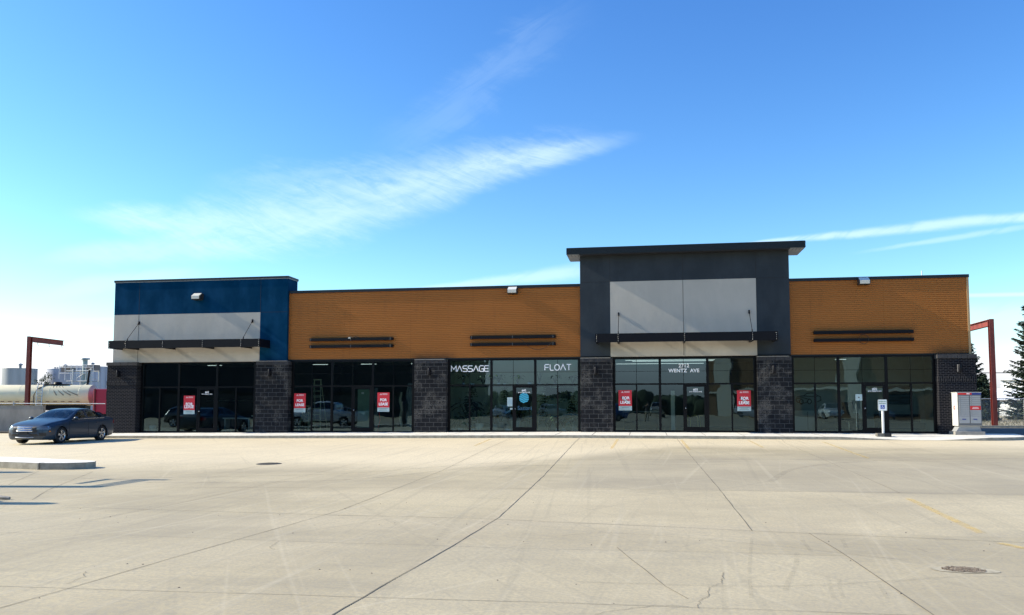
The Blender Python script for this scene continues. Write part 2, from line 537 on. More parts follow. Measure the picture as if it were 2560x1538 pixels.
def lot(x, y): return zs(x) - 0.16 - 0.22 * max(0., min(1., (-3 - y) / 30))


def ribbon(mb, pts, wid, lift=.004, jit=0.0, sub=.5, hfun=lot):
    P = []
    for a, b in zip(pts, pts[1:]):
        n = max(1, int(math.dist(a, b) / sub))
        for i in range(n):
            P.append((a[0] + (b[0] - a[0]) * i / n, a[1] + (b[1] - a[1]) * i / n))
    P.append(pts[-1])
    vs = []
    for i, p in enumerate(P):
        q0 = P[max(0, i - 1)]; q1 = P[min(len(P) - 1, i + 1)]
        d = Vector((q1[0] - q0[0], q1[1] - q0[1])).normalized(); n = Vector((-d.y, d.x))
        j = random.uniform(-jit, jit); ww = wid * random.uniform(.7, 1.3) / 2 if jit else wid / 2
        for sgn in (1, -1):
            x = p[0] + n.x * (ww * sgn + j); y = p[1] + n.y * (ww * sgn + j)
            vs.append((x, y, hfun(x, y) + lift))
    mb.add(vs, [(2 * i, 2 * i + 1, 2 * i + 3, 2 * i + 2) for i in range(len(P) - 1)])


M_conc = concrete_mat()
M_walk = mat('sidewalk_concrete', (.80, .76, .66), .8, vary=.18, vscale=2.5, bump=.3, bscale=60)
M_kerb = mat('kerb_concrete', (.36, .34, .28), .85, vary=.35, vscale=5, bump=.4, bscale=40)
M_joint = mat('joint_dark', (.13, .115, .09), .95)
M_rubber = fade_mat('rubber_smear', (.24, .22, .17), .13, 6)
M_yellow = fade_mat('worn_yellow_paint', (.80, .56, .16), .42, 7)
M_blue = stucco('blue_stucco', (.0, .030, .074), .25)
M_grey = stucco('grey_stucco', (.44, .41, .36), .05)
M_dark = stucco('charcoal_stucco', (.036, .044, .052), .12)
M_black = mat('black_aluminium', (.004, .004, .005), .4, .0, spec=.15)
M_navy = mat('dark_steel', (.004, .004, .007), .5, .0, spec=.18, vary=.3, vscale=6)
M_flash = mat('dark_flashing', (.010, .015, .020), .45, .0, spec=.3)
M_roof = mat('roof_membrane', (.35, .35, .34), .9)
M_soffd = mat('soffit_shade_groove', (.012, .014, .018), .7)
M_soffit = mat('soffit_metal', (.20, .20, .195), .6, vary=.15, vscale=3)
M_orange = mat('orange_corrugated', (.375, .142, .034), .5, 0, vary=.12, vscale=.5, spec=.2, stretch=(.5, 1, 1))
def cladding_marks(m):
    t = NT(m.node_tree); b = m.node_tree.nodes['Principled BSDF']
    src = b.inputs['Base Color'].links[0].from_socket
    pos = t.n('ShaderNodeNewGeometry').outputs['Position']; x, y, z = t.sep(pos)
    mp = t.n('ShaderNodeMapping'); t.link(pos, mp.inputs[0]); mp.inputs['Scale'].default_value = (2.2, 1, .25)
    runs = t.smooth(t.noise(mp.outputs[0], 1.6, 6, .65), .52, .72, 0, .22)
    col = t.mix(runs, src, (.17, .075, .025, 1))
    for x0, x1 in ((-10.9, -9.0), (12.1, 13.75)):          # darker towards the base above two pillars
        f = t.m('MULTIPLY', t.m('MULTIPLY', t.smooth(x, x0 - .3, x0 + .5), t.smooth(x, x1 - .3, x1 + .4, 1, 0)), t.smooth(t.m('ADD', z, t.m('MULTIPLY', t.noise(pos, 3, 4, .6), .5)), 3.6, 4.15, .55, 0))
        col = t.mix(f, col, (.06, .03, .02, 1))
    seam = t.m('ABSOLUTE', t.m('SUBTRACT', t.m('FRACT', t.m('DIVIDE', t.m('ADD', x, 40.0), 3.05)), .5))
    col = t.mix(t.smooth(seam, .0, .004, .5, 0), col, (.12, .05, .012, 1))
    t.link(col, b.inputs['Base Color'])


cladding_marks(M_orange)
M_tan = mat('tan_corner_trim', (.42, .27, .13), .5)
M_brick = brick_mat('dark_brick', (.004, .005, .008), (.010, .010, .014), (.062, .060, .064), .205, .072, .010)
M_sold = brick_mat('dark_brick_soldier', (.004, .005, .008), (.010, .010, .014), (.085, .08, .08), .24, .072, .010, squash=True)
M_block = brick_mat('split_face_block', (.012, .013, .016), (.020, .021, .024), (.10, .102, .105), .405, .203, .009, .7, stain=(.26, .24, .21))
M_cap = mat('cap_stone', (.30, .285, .26), .8, vary=.3, vscale=4, bump=.4, bscale=25)
M_capd = mat('dark_cap_block', (.045, .044, .048), .85, vary=.4, vscale=6, bump=.6, bscale=25)
M_glass = glass_mat('storefront_glass', (.47, .58, .55), .07, .0045, scale=.8)
M_white = mat('white_vinyl', (.94, .94, .94), .6)
M_whitem = mat('white_paint', (.74, .74, .72), .45, vary=.06, vscale=3)
M_lens = mat('pale_lens', (.72, .70, .62), .25, vary=.1, vscale=8)
M_red = mat('poster_red', (.62, .02, .035), .5)
M_teal = mat('poster_grey_green', (.45, .56, .55), .6)
M_steelw = mat('galvanised_steel', (.55, .56, .56), .35, .6, vary=.15, vscale=8)
M_rust = mat('rust_red_steel', (.26, .045, .028), .6, 0, vary=.4, vscale=2.5, stretch=(1, 1, .5), bump=.2, bscale=30)
M_tyre = mat('tyre_rubber', (.012, .012, .013), .8)
M_alloy = mat('alloy_rim', (.62, .63, .65), .25, .9)
M_chrome = mat('chrome', (.85, .86, .88), .08, 1.0)
M_blackp = mat('black_plastic', (.012, .012, .014), .5)
M_paint = mat('blue_grey_car_paint', (.016, .034, .058), .42, .1, coat=.3)
M_cglass = glass_mat('car_glass', (.46, .52, .52), .05, 0)
M_lamp = mat('headlight_lens', (.12, .14, .16), .1, .2, coat=1)
M_tail = mat('tail_light_red', (.35, .01, .01), .15, coat=1)


# ------------------------------------------------------------------ ground
def grid_sheet(name, xs, ys, h, material, lift=0.0):
    mb = MB(); nx, ny = len(xs), len(ys)
    mb.add([(x, y, h(x, y) + lift) for y in ys for x in xs],
           [(j * nx + i, j * nx + i + 1, (j + 1) * nx + i + 1, (j + 1) * nx + i) for j in range(ny - 1) for i in range(nx - 1)])
    return mb.build(name, material)


M_dirt = mat('dry_earth', (.20, .165, .12), .95, vary=.5, vscale=.5, bump=.5, bscale=6, col2=(.13, .125, .06))
M_grass = mat('dry_yard_grass', (.26, .23, .12), .95, vary=.5, vscale=.35, bump=.5, bscale=9, col2=(.38, .31, .20))
M_soil = mat('dark_soil', (.055, .045, .035), .95, vary=.5, vscale=1.5, bump=.8, bscale=12)
struct(MB().add([(-2500, -2500, -.8), (2500, -2500, -.8), (2500, 2500, -.8), (-2500, 2500, -.8)], [(0, 1, 2, 3)]).build('ground', M_dirt), 'dry earth reaching to the horizon')
xs = [-75, -43, -30, -20, -12, -7, -3, 0, 4, 10, 20, 40, 75]
struct(grid_sheet('parking_lot', xs, [-95, -60, -33, -28, -22, -15, -9, -3, 0, 4, 9, 15.6], lot, M_conc), 'pale worn concrete parking lot')
struct(MB().box(14.0, 160, 15.9, 160, -1, -.15).build('yard', M_grass), 'dry grass yard behind the chain link fence')
struct(MB().box(14.2, 75, 15.55, 15.9, -.5, -.02).build('kerb', M_kerb), 'long concrete kerb beside the fenced yard')
struct(MB().box(-200, -27.2, 4.4, 6.5, -1.2, -.36).build('soil_strip', M_soil), 'dark soil along the low concrete wall')
struct(MB().box(-200, -27.2, 6.5, 160, -1.2, -.37).build('bare_ground', mat('tan_gravel', (.42, .35, .25), .95, vary=.3, vscale=.6, bump=.5, bscale=8)), 'pale gravel of the tank yard')

M_shade = mat('shade_dark', (.07, .07, .068), .9, vary=.3, vscale=2, bump=.5, bscale=50)
mb_ = MB(); mb_.add([(14.4, .6, lot(14.4, .6) + .006), (75, .6, lot(75, .6) + .006), (75, 15.5, lot(75, 15.5) + .006), (14.4, 15.5, lot(14.4, 15.5) + .006)], [(0, 1, 2, 3)])  # dark sheet laid over the concrete to deepen the building's cast shadow
struct(mb_.build('shade_sheet', M_shade), 'dark sheet added to deepen the building shadow between the shops and the fenced yard')
# sidewalk with a kerb and a ramp
def ramp(x):
    if x < 7.6 or x > 13.2: return 0.
    if x < 10: return (x - 7.6) / 2.4
    if x < 11.4: return 1.
    return (13.2 - x) / 1.8


def front_y(x):
    if x < 12.6: return -3.2 + .25 * max(0., (-20 - x) / 7)
    t = min(1., (x - 12.6) / 2.9); return -3.2 + 3.0 * (1 - math.sqrt(max(0., 1 - t * t)))


mb = MB(); sx = [-28 + i * .25 for i in range(int(40.6 / .25) + 1)] + [12.75, 13, 13.3, 13.6, 13.9, 14.2, 14.5, 14.8, 15.05, 15.25, 15.4, 15.48]
rows = []
for x in sx:
    fy = front_y(x); r = ramp(x); base = lot(x, fy)
    top_f = (zs(x) - .04) * (1 - r) + (base + .008) * r
    mid = (zs(x) - .02) * (1 - r) + (zs(x) - .035) * r
    y_mid = max(-1.6, fy + .6 * 0 + (-1.6 - fy) * 1.0) if fy < -1.7 else fy * .5
    rows.append([(x, .3, zs(x)), (x, y_mid, mid), (x, fy + .03, top_f), (x, fy, min(top_f, top_f - .008 * (1 - r))), (x, fy - .012, base - .05)])
n = 5
mb.add([p for r in rows for p in r], [(i * n + j, i * n + j + 1, (i + 1) * n + j + 1, (i + 1) * n + j) for i in range(len(rows) - 1) for j in range(2)])
walk = mb.build('sidewalk', M_walk); struct(walk, 'white concrete sidewalk along the shop front')
mb = MB(); mb.add([p for r in rows for p in r], [(i * n + j, i * n + j + 1, (i + 1) * n + j + 1, (i + 1) * n + j) for i in range(len(rows) - 1) for j in range(2, 4)])
struct(mb.build('kerb', M_kerb), 'low grey kerb face of the sidewalk')
mb = MB()
for i in range(28):
    x = -27 + i * 1.55
    if 9.6 < x < 11.6: continue
    fy = front_y(x)
    ribbon(mb, [(x, -.4), (x, fy + .04)], .018, .004, 0, .4, lambda a, b: zs(a) - .0125 * (-b) + .001 - (0.0 if ramp(a) == 0 else .2))
struct(mb.build('sidewalk_joint', M_joint))

# slab joints, cracks, worn paint and tyre smears, laid on the lot
JOINTS = [
    ([(-5.03, -31.22), (-4.84, -29.12), (-4.45, -25.55), (-4.61, -18.93), (-5.3, -8.98), (-5.5, -3.3)], .016),
    ([(-7.95, -31), (-7.86, -28.07), (-7.56, -26.83), (-7.38, -25.1), (-7.35, -22.66), (-7.32, -19.46), (-7.9, -8)], .012),
    ([(-9.5, -30.6), (-5.63, -30.55), (-3.91, -30.53), (-2.46, -30.5), (-.75, -30.42), (.32, -30.4), (2.1, -30.36), (5, -30.3)], .010),
    ([(-9, -27.9), (-6.34, -27.94), (-5.02, -28.02), (-3.38, -28.14), (-1.15, -28.15), (.44, -28.07), (2, -28.05)], .008),
    ([(-9, -25.6), (-6.49, -25.82), (-4.2, -26.02), (-2.01, -26.12), (.52, -26.44), (1.29, -26.57), (4.21, -26.92), (7, -27.2)], .016),
    ([(-13.4, -22.9), (-7.78, -22.69), (-5.54, -22.57), (.75, -22.18), (3.93, -22.02), (6.33, -21.96), (12, -21.8)], .016),
    ([(-2.4, -32), (-2.33, -30.85), (-2.22, -29.4), (-2.12, -28.13), (-2.0, -25.94), (-2.13, -20.02), (-2.6, -7), (-2.7, -3.3)], .022),
    ([(1.28, -3.4), (1.28, -9.94), (1.31, -21.88), (1.29, -26.57)], .020),
    ([(1.95, -26.64), (2.05, -28.1), (2.09, -29.35), (2.13, -30.33), (2.2, -32)], .020),
    ([(5.4, -3.4), (5.1, -5.93), (4.45, -19.76), (4.33, -22.05)], .014),
    ([(-14.4, -19.6), (-12.62, -22.57)], .014),
    ([(-12.9, -19.7), (-11.03, -23.43), (-10.19, -24.8)], .018),
    ([(-.32, -27.93), (.16, -29.71), (.33, -30.13)], .014),
    ([(9.2, -3.4), (8.6, -12), (8.2, -21.9)], .014),
    ([(-9.5, -3.3), (-9.9, -12), (-9.6, -19)], .014),
    ([(-14, -3.3), (-14.2, -12), (-14.6, -17.5)], .014),
    ([(-30, -12.2), (-12, -12), (2, -11.8), (18, -11.5)], .012),
]
mb = MB()
for pts, wd in JOINTS: ribbon(mb, pts, wd * .5, .004, .006, .35)
struct(mb.build('pavement_joint', M_joint), 'thin dark joints between the concrete slabs')
mb = MB()
for pts in ([(.72, -29.05), (.65, -29.52), (.53, -29.7), (.5, -29.85), (.5, -30.01), (.42, -30.2), (.39, -30.42)],
            [(-.39, -30.73), (-.29, -30.61), (.08, -30.38), (.32, -30.37)], [(-4.2, -28.1), (-4.1, -28.5), (-4.0, -28.6)],
            [(-5.3, -29.9), (-5.15, -30.1), (-5.1, -30.4)], [(3.9, -26.9), (3.95, -27.2), (4.1, -27.3)]):
    ribbon(mb, pts, .004, .0045, .014, .05)
struct(mb.build('pavement_crack', M_joint))
mb = MB()
for pts, wd in (([(4.22, -22.86), (4.0, -26.32)], .11), ([(-1.1, -4.0), (-1.09, -10.28)], .10), ([(1.42, -4.2), (1.4, -10.55)], .10),
                ([(6.63, -5.0), (6.02, -13.56)], .10), ([(3.92, -26.99), (4.08, -27.4)], .10), ([(-6.33, -4.2), (-5.96, -8.98)], .10), ([(4.0, -4.2), (3.9, -9)], .10)):
    ribbon(mb, pts, wd, .006, 0, .5)
struct(mb.build('stall_line', M_yellow), 'worn yellow parking stall lines')
mb = MB()
for pts, wd in (([(1.21, -27.16), (.96, -28.95), (.84, -30.04)], .035), ([(1.57, -27.95), (1.44, -28.62), (1.27, -29.26), (1.16, -29.7)], .05),
                ([(1.63, -29.09), (1.56, -29.54), (1.5, -29.94)], .04), ([(1.71, -29.19), (1.63, -29.58), (1.58, -29.92)], .035),
                ([(1.77, -27.16), (1.73, -27.85)], .045), ([(2.24, -27.0), (2.15, -27.58)], .045), ([(2.01, -29.31), (1.93, -29.87)], .035),
                ([(-.6, -29.66), (1.0, -29.58), (2.13, -29.21), (2.94, -28.88), (5, -28.6)], .06), ([(2.9, -27.5), (2.93, -27.7)], .04),
                ([(-12, -21.3), (-9, -20.6), (-6.64, -19.76), (-4.36, -17.13), (-2.31, -15.58), (-.23, -15.02), (4, -14.4), (9, -14.6)], .16),
                ([(-10, -22), (-6.11, -21.13), (-4.13, -18.15), (-2.14, -17.14), (2, -16.4)], .16),
                ([(2.4, -20.5), (3.6, -17), (6, -14.5), (10, -13)], .15),
                ([(-1.0, -27.3), (-.4, -27.0), (1, -27.4), (2.6, -28.2)], .05), ([(6, -12), (9, -8.5), (12.4, -7.4), (13.6, -9), (11, -11)], .14)):
    P = [Vector(p) for p in pts]; Q = []
    for i in range(len(P) - 1):                    # rounded path
        p0 = P[max(0, i - 1)]; p1 = P[i]; p2 = P[i + 1]; p3 = P[min(len(P) - 1, i + 2)]
        for k in range(6):
            t = k / 6
            Q.append(tuple(.5 * ((2 * p1) + (p2 - p0) * t + (2 * p0 - 5 * p1 + 4 * p2 - p3) * t * t + (3 * p1 - p0 - 3 * p2 + p3) * t ** 3)))
    Q.append(tuple(P[-1])); ribbon(mb, Q, wd, .005, .0, 5)
struct(mb.build('tyre_mark', M_rubber), 'dark rubber smears left by turning tyres')

# gravel filled hole on the right
M_rim = mat('pale_broken_rim', (.50, .44, .31), .9, vary=.4, vscale=12)
M_grav = mat('rusty_gravel', (.24, .16, .10), .95, vary=.6, vscale=60, bump=1, bscale=90, col2=(.42, .35, .25))


def blob(cx, cy, rx, ry, lift, seed, n=40, amp=.12):
    rnd = random.Random(seed); ph = [rnd.uniform(0, 6.28) for _ in range(6)]
    vs = [(cx, cy, lot(cx, cy) + lift)]
    for k in range(n):
        t = 2 * math.pi * k / n; f = 1 + amp * sum(math.sin((j + 2) * t + ph[j]) / (j + 1.5) for j in range(6))
        x, y = cx + rx * f * math.cos(t), cy + ry * f * math.sin(t); vs.append((x, y, lot(x, y) + lift))
    return vs, [(0, 1 + k, 1 + (k + 1) % n) for k in range(n)]


struct(MB().add(*blob(2.98, -28.58, .27, .17, .004, 3)).build('repair_patch', M_rim), 'pale rim round the gravel filled hole')
g = MB().add(*blob(2.97, -28.58, .19, .12, .008, 5))
rnd = random.Random(2)
for k in range(420):
    a = rnd.uniform(0, 6.28); q = math.sqrt(rnd.random()); x = 2.97 + .19 * q * math.cos(a); y = -28.58 + .125 * q * math.sin(a); r = rnd.uniform(.003, .009)
    g.add([(x - r, y - r, lot(x, y) + .005), (x + r, y - r * .6, lot(x, y) + .005), (x, y + r, lot(x, y) + .005), (x, y, lot(x, y) + .008 + r)], [(0, 1, 3), (1, 2, 3), (2, 0, 3)])
tag(g.build('gravel', M_grav), 'rusty loose gravel filling a round hole in the lot', None, None, 'stuff')

# drain cover
t = thing('drain_cover', 'round dark iron drain cover set in the concrete lot', 'drain cover', (-9.69, -17.17, lot(-9.69, -17.17)))
M_iron = mat('cast_iron', (.05, .047, .042), .7, .3, vary=.4, vscale=20)
MB().lathe([(.0, .012), (.27, .012), (.30, .009), (.32, .004), (.34, 0.0)], (0, 0, 0)).build('cover_plate', M_iron, t)
gb = MB()
for k in range(-4, 5): gb.box(-.22 + abs(k) * .02, .22 - abs(k) * .02, k * .05 - .012, k * .05 + .012, .012, .02)
gb.build('grate_bar', M_joint, t)
# a little litter by the left shadows
tag(MB().tube([(-10.95, -24.75, lot(-10.95, -24.75) + .02), (-10.8, -24.82, lot(-10.8, -24.8) + .045), (-10.62, -24.8, lot(-10.6, -24.8) + .02)], .03, 6).build('litter', M_cap), 'crumpled pale scrap lying at the end of a slab joint', 'litter')
rs = MB(); rnd = random.Random(11)
for k in range(90):
    y = rnd.uniform(-31, -24); x = rnd.uniform(-9, 6); r = rnd.uniform(.005, .012)
    z = lot(x, y); rs.add([(x - r, y - r * .6, z), (x + r, y - r * .4, z), (x + r * .2, y + r, z), (x, y, z + r * .8)], [(0, 1, 3), (1, 2, 3), (2, 0, 3)])
tag(rs.build('pebbles', mat('pebble', (.10, .09, .08), .9)), 'small dark pebbles scattered over the concrete', None, None, 'stuff')

# ------------------------------------------------------------------ the shop building
B = thing('retail_building', 'long single storey row of shops with blue, orange and charcoal fronts', 'building', (0, 0, 0))
PW = -.2        # rendered walls stand this far before the glass
PP = -.35       # pillar fronts


def add_faces(o, mb, material):
    me = o.data; me.materials.append(material); bm = bmesh.new(); bm.from_mesh(me)
    vs = [bm.verts.new(p) for p in mb.v]
    for f in mb.f: bm.faces.new([vs[i] for i in f]).material_index = len(me.materials) - 1
    bm.to_mesh(me); bm.free()


def part(name, material, mb, parent=None):
    return mb.build(name, material, parent or B)


def corrugated(x0, x1, z0, z1):
    mb = MB(); pitch = .0875; z = z0; prof = []
    while z < z1 - 1e-6:
        for dz, dy in ((0, 0), (.022, 0), (.036, -.022), (.076, -.022)):
            if z + dz < z1: prof.append((dy, z + dz))
        z += pitch
    prof.append((0, z1))
    n = len(prof)
    for xa, xb in ((x0, x1),):
        mb.add([(xa, -.012 + d, zz) for d, zz in prof] + [(xb, -.012 + d, zz) for d, zz in prof], [(i, i + 1, n + i + 1, n + i) for i in range(n - 1)])
    return mb


def screws(x0, x1, z0, z1):
    mb = MB(); rnd = random.Random(3)
    x = x0 + .5; c = 0
    while x < x1:
        z = z0 + .0875 * (2 + (c % 2) * 3) + .059
        while z < z1 - .1:
            mb.add([(x - .009, -.036, z), (x, -.0365, z - .009), (x + .009, -.036, z), (x, -.0365, z + .009)], [(0, 1, 2, 3)])
            z += .0875 * 8
        x += 1.2; c += 1
    return mb


# upper walls behind the claddings, side walls, back wall, roof
part('front_wall', M_dark, MB().box(-26.55, 13.70, .03, .28, 3.42, 6.70))
part('side_wall', mat('side_cladding', (.30, .29, .27), .7, vary=.1), MB().box(-26.6, -26.35, .28, 14, -.8, 6.7)).name = 'side_wall'
part('side_wall', MATS['side_cladding'], MB().box(13.5, 13.74, .28, 14, -.4, 6.7))
part('back_wall', MATS['side_cladding'], MB().box(-26.35, 13.5, 13.75, 14, -.8, 6.7))
part('roof', M_roof, MB().box(-26.35, 13.5, .28, 13.75, 6.2, 6.35))
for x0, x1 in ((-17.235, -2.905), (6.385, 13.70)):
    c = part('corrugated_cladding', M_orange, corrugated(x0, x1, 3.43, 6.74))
    sc2 = screws(x0, x1, 3.43, 6.7); add_faces(c, sc2, mat('screw_head', (.10, .04, .01), .6))
    part('parapet_flashing', M_flash, MB().box(x0, x1 + (.1 if x1 > 10 else 0), -.09, .36, 6.70, 6.83))
    part('cladding_base_trim', M_flash, MB().box(x0, x1, -.05, .03, 3.395, 3.43))
part('corner_trim', M_tan, MB().box(13.70, 13.79, -.055, .28, 3.40, 6.70))
# blue block
part('blue_wall', M_blue, MB().box(-26.62, -17.24, PW, .9, 5.79, 7.46).box(-18.66, -17.24, PW, .9, 3.38, 5.789))
part('grey_panel', M_grey, MB().box(-26.62, -18.662, PW + .001, .9, 3.36, 5.788))
part('parapet_flashing', M_flash, MB().box(-26.66, -17.20, PW - .04, .94, 7.462, 7.56))
part('parapet_flashing', mat('pale_flashing', (.25, .26, .27), .5, .3), MB().box(-26.65, -17.21, PW - .02, .92, 7.43, 7.461))
M_cj = mat('joint_line', (.02, .02, .022), .9)
for x in (-25.24, -18.66): part('control_joint', M_cj, MB().box(x - .008, x + .008, PW - .003, PW + .01, 3.4 if x < -20 else 5.8, 7.43))
part('control_joint', M_cj, MB().box(-18.65, -17.25, PW - .003, PW + .01, 5.78, 5.795))
# tower
part('tower_wall', M_dark, MB().box(-2.89, 6.375, PW, 1.0, 6.87, 8.08).box(-2.89, -1.515, PW, 1.0, 3.44, 6.869).box(4.95, 6.375, PW, 1.0, 3.44, 6.869))
part('grey_panel', M_grey, MB().box(-1.513, 4.948, PW + .001, 1.0, 3.42, 6.868))
for x in (-1.515, 1.76, 4.95): part('control_joint', M_cj, MB().box(x - .008, x + .008, PW - .004, PW + .01, (6.88 if x != 1.76 else 3.45), 8.06))
for a, b_ in ((-2.88, -1.52), (4.96, 6.37)): part('control_joint', M_cj, MB().box(a, b_, PW - .004, PW + .01, 6.862, 6.878))
tr = part('tower_roof', M_flash, MB().box(-3.46, 7.0, -.7, 1.1, 8.10, 8.40))
fb = MB()
for k in range(5): fb.box(-3.475, 7.015, -.715, 1.11, 8.115 + k * .058, 8.14 + k * .058)
fb.build('fascia_rib', M_flash, tr)
MB().box(-2.88, 6.365, -.68, PW - .003, 8.070, 8.0985).build('soffit', M_soffd, tr)  # front soffit near black: shade under the eave put into its colour
for sa, sb_ in ((-3.44, -2.89), (6.376, 6.98)): MB().box(sa, sb_, -.68, 1.08, 8.075, 8.0995).build('soffit', M_soffit, tr)
for k in list(range(4)) + list(range(66, 70)): MB().box(-3.40 + k * .15, -3.385 + k * .15, -.67, PW - .01, 8.068, 8.0745).build('soffit_groove', M_soffd, tr)


# pillars
PIL = [(-26.80, -25.17, 'brick', -.5), (-18.76, -17.07, 'block', -.3), (-10.73, -9.18, 'block', -.2), (-2.885, -1.42, 'block', -.1), (4.92, 6.37, 'block', -.1), (12.35, 13.84, 'brick', -.1)]
for x0, x1, kind, zb in PIL:
    body = MB().box(x0, x1, PP, .30, zb, 3.20 if kind == 'brick' else 3.18)
    p = part(kind + '_pillar', M_brick if kind == 'brick' else M_block, body)
    if kind == 'brick':
        s_ = MB()
        z0 = 2.20; s_.box(x0 - .012, x1 + .012, PP - .014, .29, z0, z0 + .235)
        s_.build('soldier_course', M_sold, p)
        cb = MB(); k = 0; x = x0 - .04
        while x < x1 + .03:
            xe = min(x1 + .04, x + .40); cb.bbox(x + .003, xe - .003, PP - .05, .30, 3.201, 3.37 + .003 * (k % 2), .012); x += .40; k += 1
        cb.build('cap', M_capd if x0 < 0 else M_capd, p)
    else:
        cb = MB(); k = 0; x = x0
        while x < x1 - .01:
            xe = min(x1, x + .195); cb.bbox(x + .003, xe - .003, PP - .004 - .004 * (k % 3), .29, 3.181, 3.345, .008); x += .195; k += 1
        cb.build('top_course', M_capd, p)
        MB().bbox(x0 + .0, x1 - .09, PP - .02, .02, 3.3455, 3.375, .006).build('cap', M_cap, p)

# pillar lamps: dark half cylinders, and flood lights high on the wall
for (x0, x1, kind, zb), X in zip(PIL, (-26.15, -18.0, -9.98, -2.17, 5.62, 13.17)):
    zc = 2.78
    o = part('wall_lamp', M_navy, MB().lathe([(.0, -.17), (.06, -.17), (.065, -.16), (.065, .16), (.06, .17), (.0, .17)], (X, PP - .10, zc), 'z', 16))
    MB().box(X - .05, X + .05, PP - .045, PP, zc - .09, zc + .09).build('bracket', M_black, o)
    MB().box(X - .078, X - .062, PP - .11, PP - .02, zc - .15, zc + .16).build('back_plate', mat('dull_plate', (.10, .10, .105), .6), o)
for X, y0, zc in ((-21.95, PW, 6.60), (-6.05, -.04, 6.56), (9.49, -.04, 6.60)):
    hb = MB().prism([(y0, zc - .15), (y0, zc + .17), (y0 - .10, zc + .17), (y0 - .36, zc + .02), (y0 - .34, zc - .13), (y0 - .08, zc - .15)], 'x', X - .23, X + .23)
    o = part('flood_light', mat('lamp_housing', (.03, .028, .026), .5), hb)
    MB().prism([(y0 - .12, zc + .168), (y0 - .364, zc + .018), (y0 - .348, zc - .118), (y0 - .372, zc - .118), (y0 - .388, zc + .032), (y0 - .13, zc + .19)], 'x', X - .20, X + .20).build('lens', M_lens, o)

# canopies
for x0, x1, outr, rods in ((-26.14, -18.12, (-25.2, -23.2, -21.1, -19.1), (-25.2, -19.05)), (-2.14, 5.68, (-1.13, 1.76, 4.63), (-1.13, 4.63))):
    yf = PW - 1.05
    cb = MB().box(x0, x1, yf, yf + .06, 4.0, 4.39).box(x0, x0 + .06, yf + .06, PW, 4.0, 4.39).box(x1 - .06, x1, yf + .06, PW, 4.0, 4.39)
    cn = part('canopy', M_navy, cb)
    for X in outr: MB().box(X - .04, X + .04, yf + .06, PW, 3.99, 4.15).build('outrigger', M_navy, cn)
    lb = MB()
    for k in range(7):
        y = yf + .14 + k * .125
        lb.add([(x0 + .06, y, 4.20), (x1 - .06, y, 4.20), (x1 - .06, y + .07, 4.26), (x0 + .06, y + .07, 4.26), (x0 + .06, y, 4.19), (x1 - .06, y, 4.19), (x1 - .06, y + .07, 4.25), (x0 + .06, y + .07, 4.25)],
               [(0, 1, 2, 3), (4, 7, 6, 5), (0, 4, 5, 1), (2, 6, 7, 3)])
    lb.build('louvre', M_navy, cn)
    for X in list(outr) + [x0 + .06, x1 - .06]:
        for k in range(4): MB().lathe([(0, -.012), (.011, -.010), (.012, 0)], (X, yf, 4.06 + k * .09), 'y', 8).build('bolt', M_steelw, cn)
    for X in rods:
        rb = MB().tube([(X, yf + .1, 4.44), (X, PW - .05, 5.34)], .013, 6)
        rb.tube([(X, yf + .1, 4.34), (X, yf + .16, 4.50)], .025, 6).tube([(X, PW - .12, 5.28), (X, PW - .04, 5.36)], .03, 6)
        rb.box(X - .03, X + .03, PW - .06, PW, 5.28, 5.44)
        rb.build('tie_rod', M_navy, cn)

# empty sign raceways, two per shop, and their loose cables
for x0, x1 in ((-16.07, -11.87), (-8.08, -4.04), (7.37, 11.47)):
    for z0 in (4.325, 3.985):
        o = part('sign_raceway', M_navy, MB().box(x0, x1, -.20, -.03, z0, z0 + .135))
        for X in (x0 + .06, (x0 + x1) / 2, x1 - .12): MB().box(X, X + .008, -.206, -.2005, z0, z0 + .135).build('seam', M_roof if x0 < 0 else M_black, o)
cm = mat('black_cable', (.01, .01, .01), .6)
part('cable', cm, MB().tube([(-5.75 + .18 * k, -.22, 4.40 - .62 * (1 - ((k - 5) / 5) ** 2) * (1 if k else 1)) if k > 1 else (-5.75 + .18 * k, -.22, 4.33 - .12 * k) for k in range(10)] + [(-4.08, -.2, 4.12)], .009, 5))
part('cable', cm, MB().tube([(9.42 + .2 * math.cos(a), -.22 - .01 * math.sin(a), 4.08 - .2 * math.sin(a) * 1.05) for a in [k * math.pi / 10 - .2 for k in range(21)]], .012, 5))
part('cable', cm, MB().tube([(-14.05, -.2, 4.47), (-13.95, -.24, 4.50), (-13.85, -.26, 4.44), (-13.7, -.24, 4.51), (-13.55, -.2, 4.46)], .018, 6))
part('junction_box', M_lens, MB().box(-14.08, -13.98, -.25, -.2, 4.42, 4.47))
part('roof_antenna', M_whitem, MB().tube([(12.1, .5, 6.8), (12.1, .5, 7.12)], .022, 8))

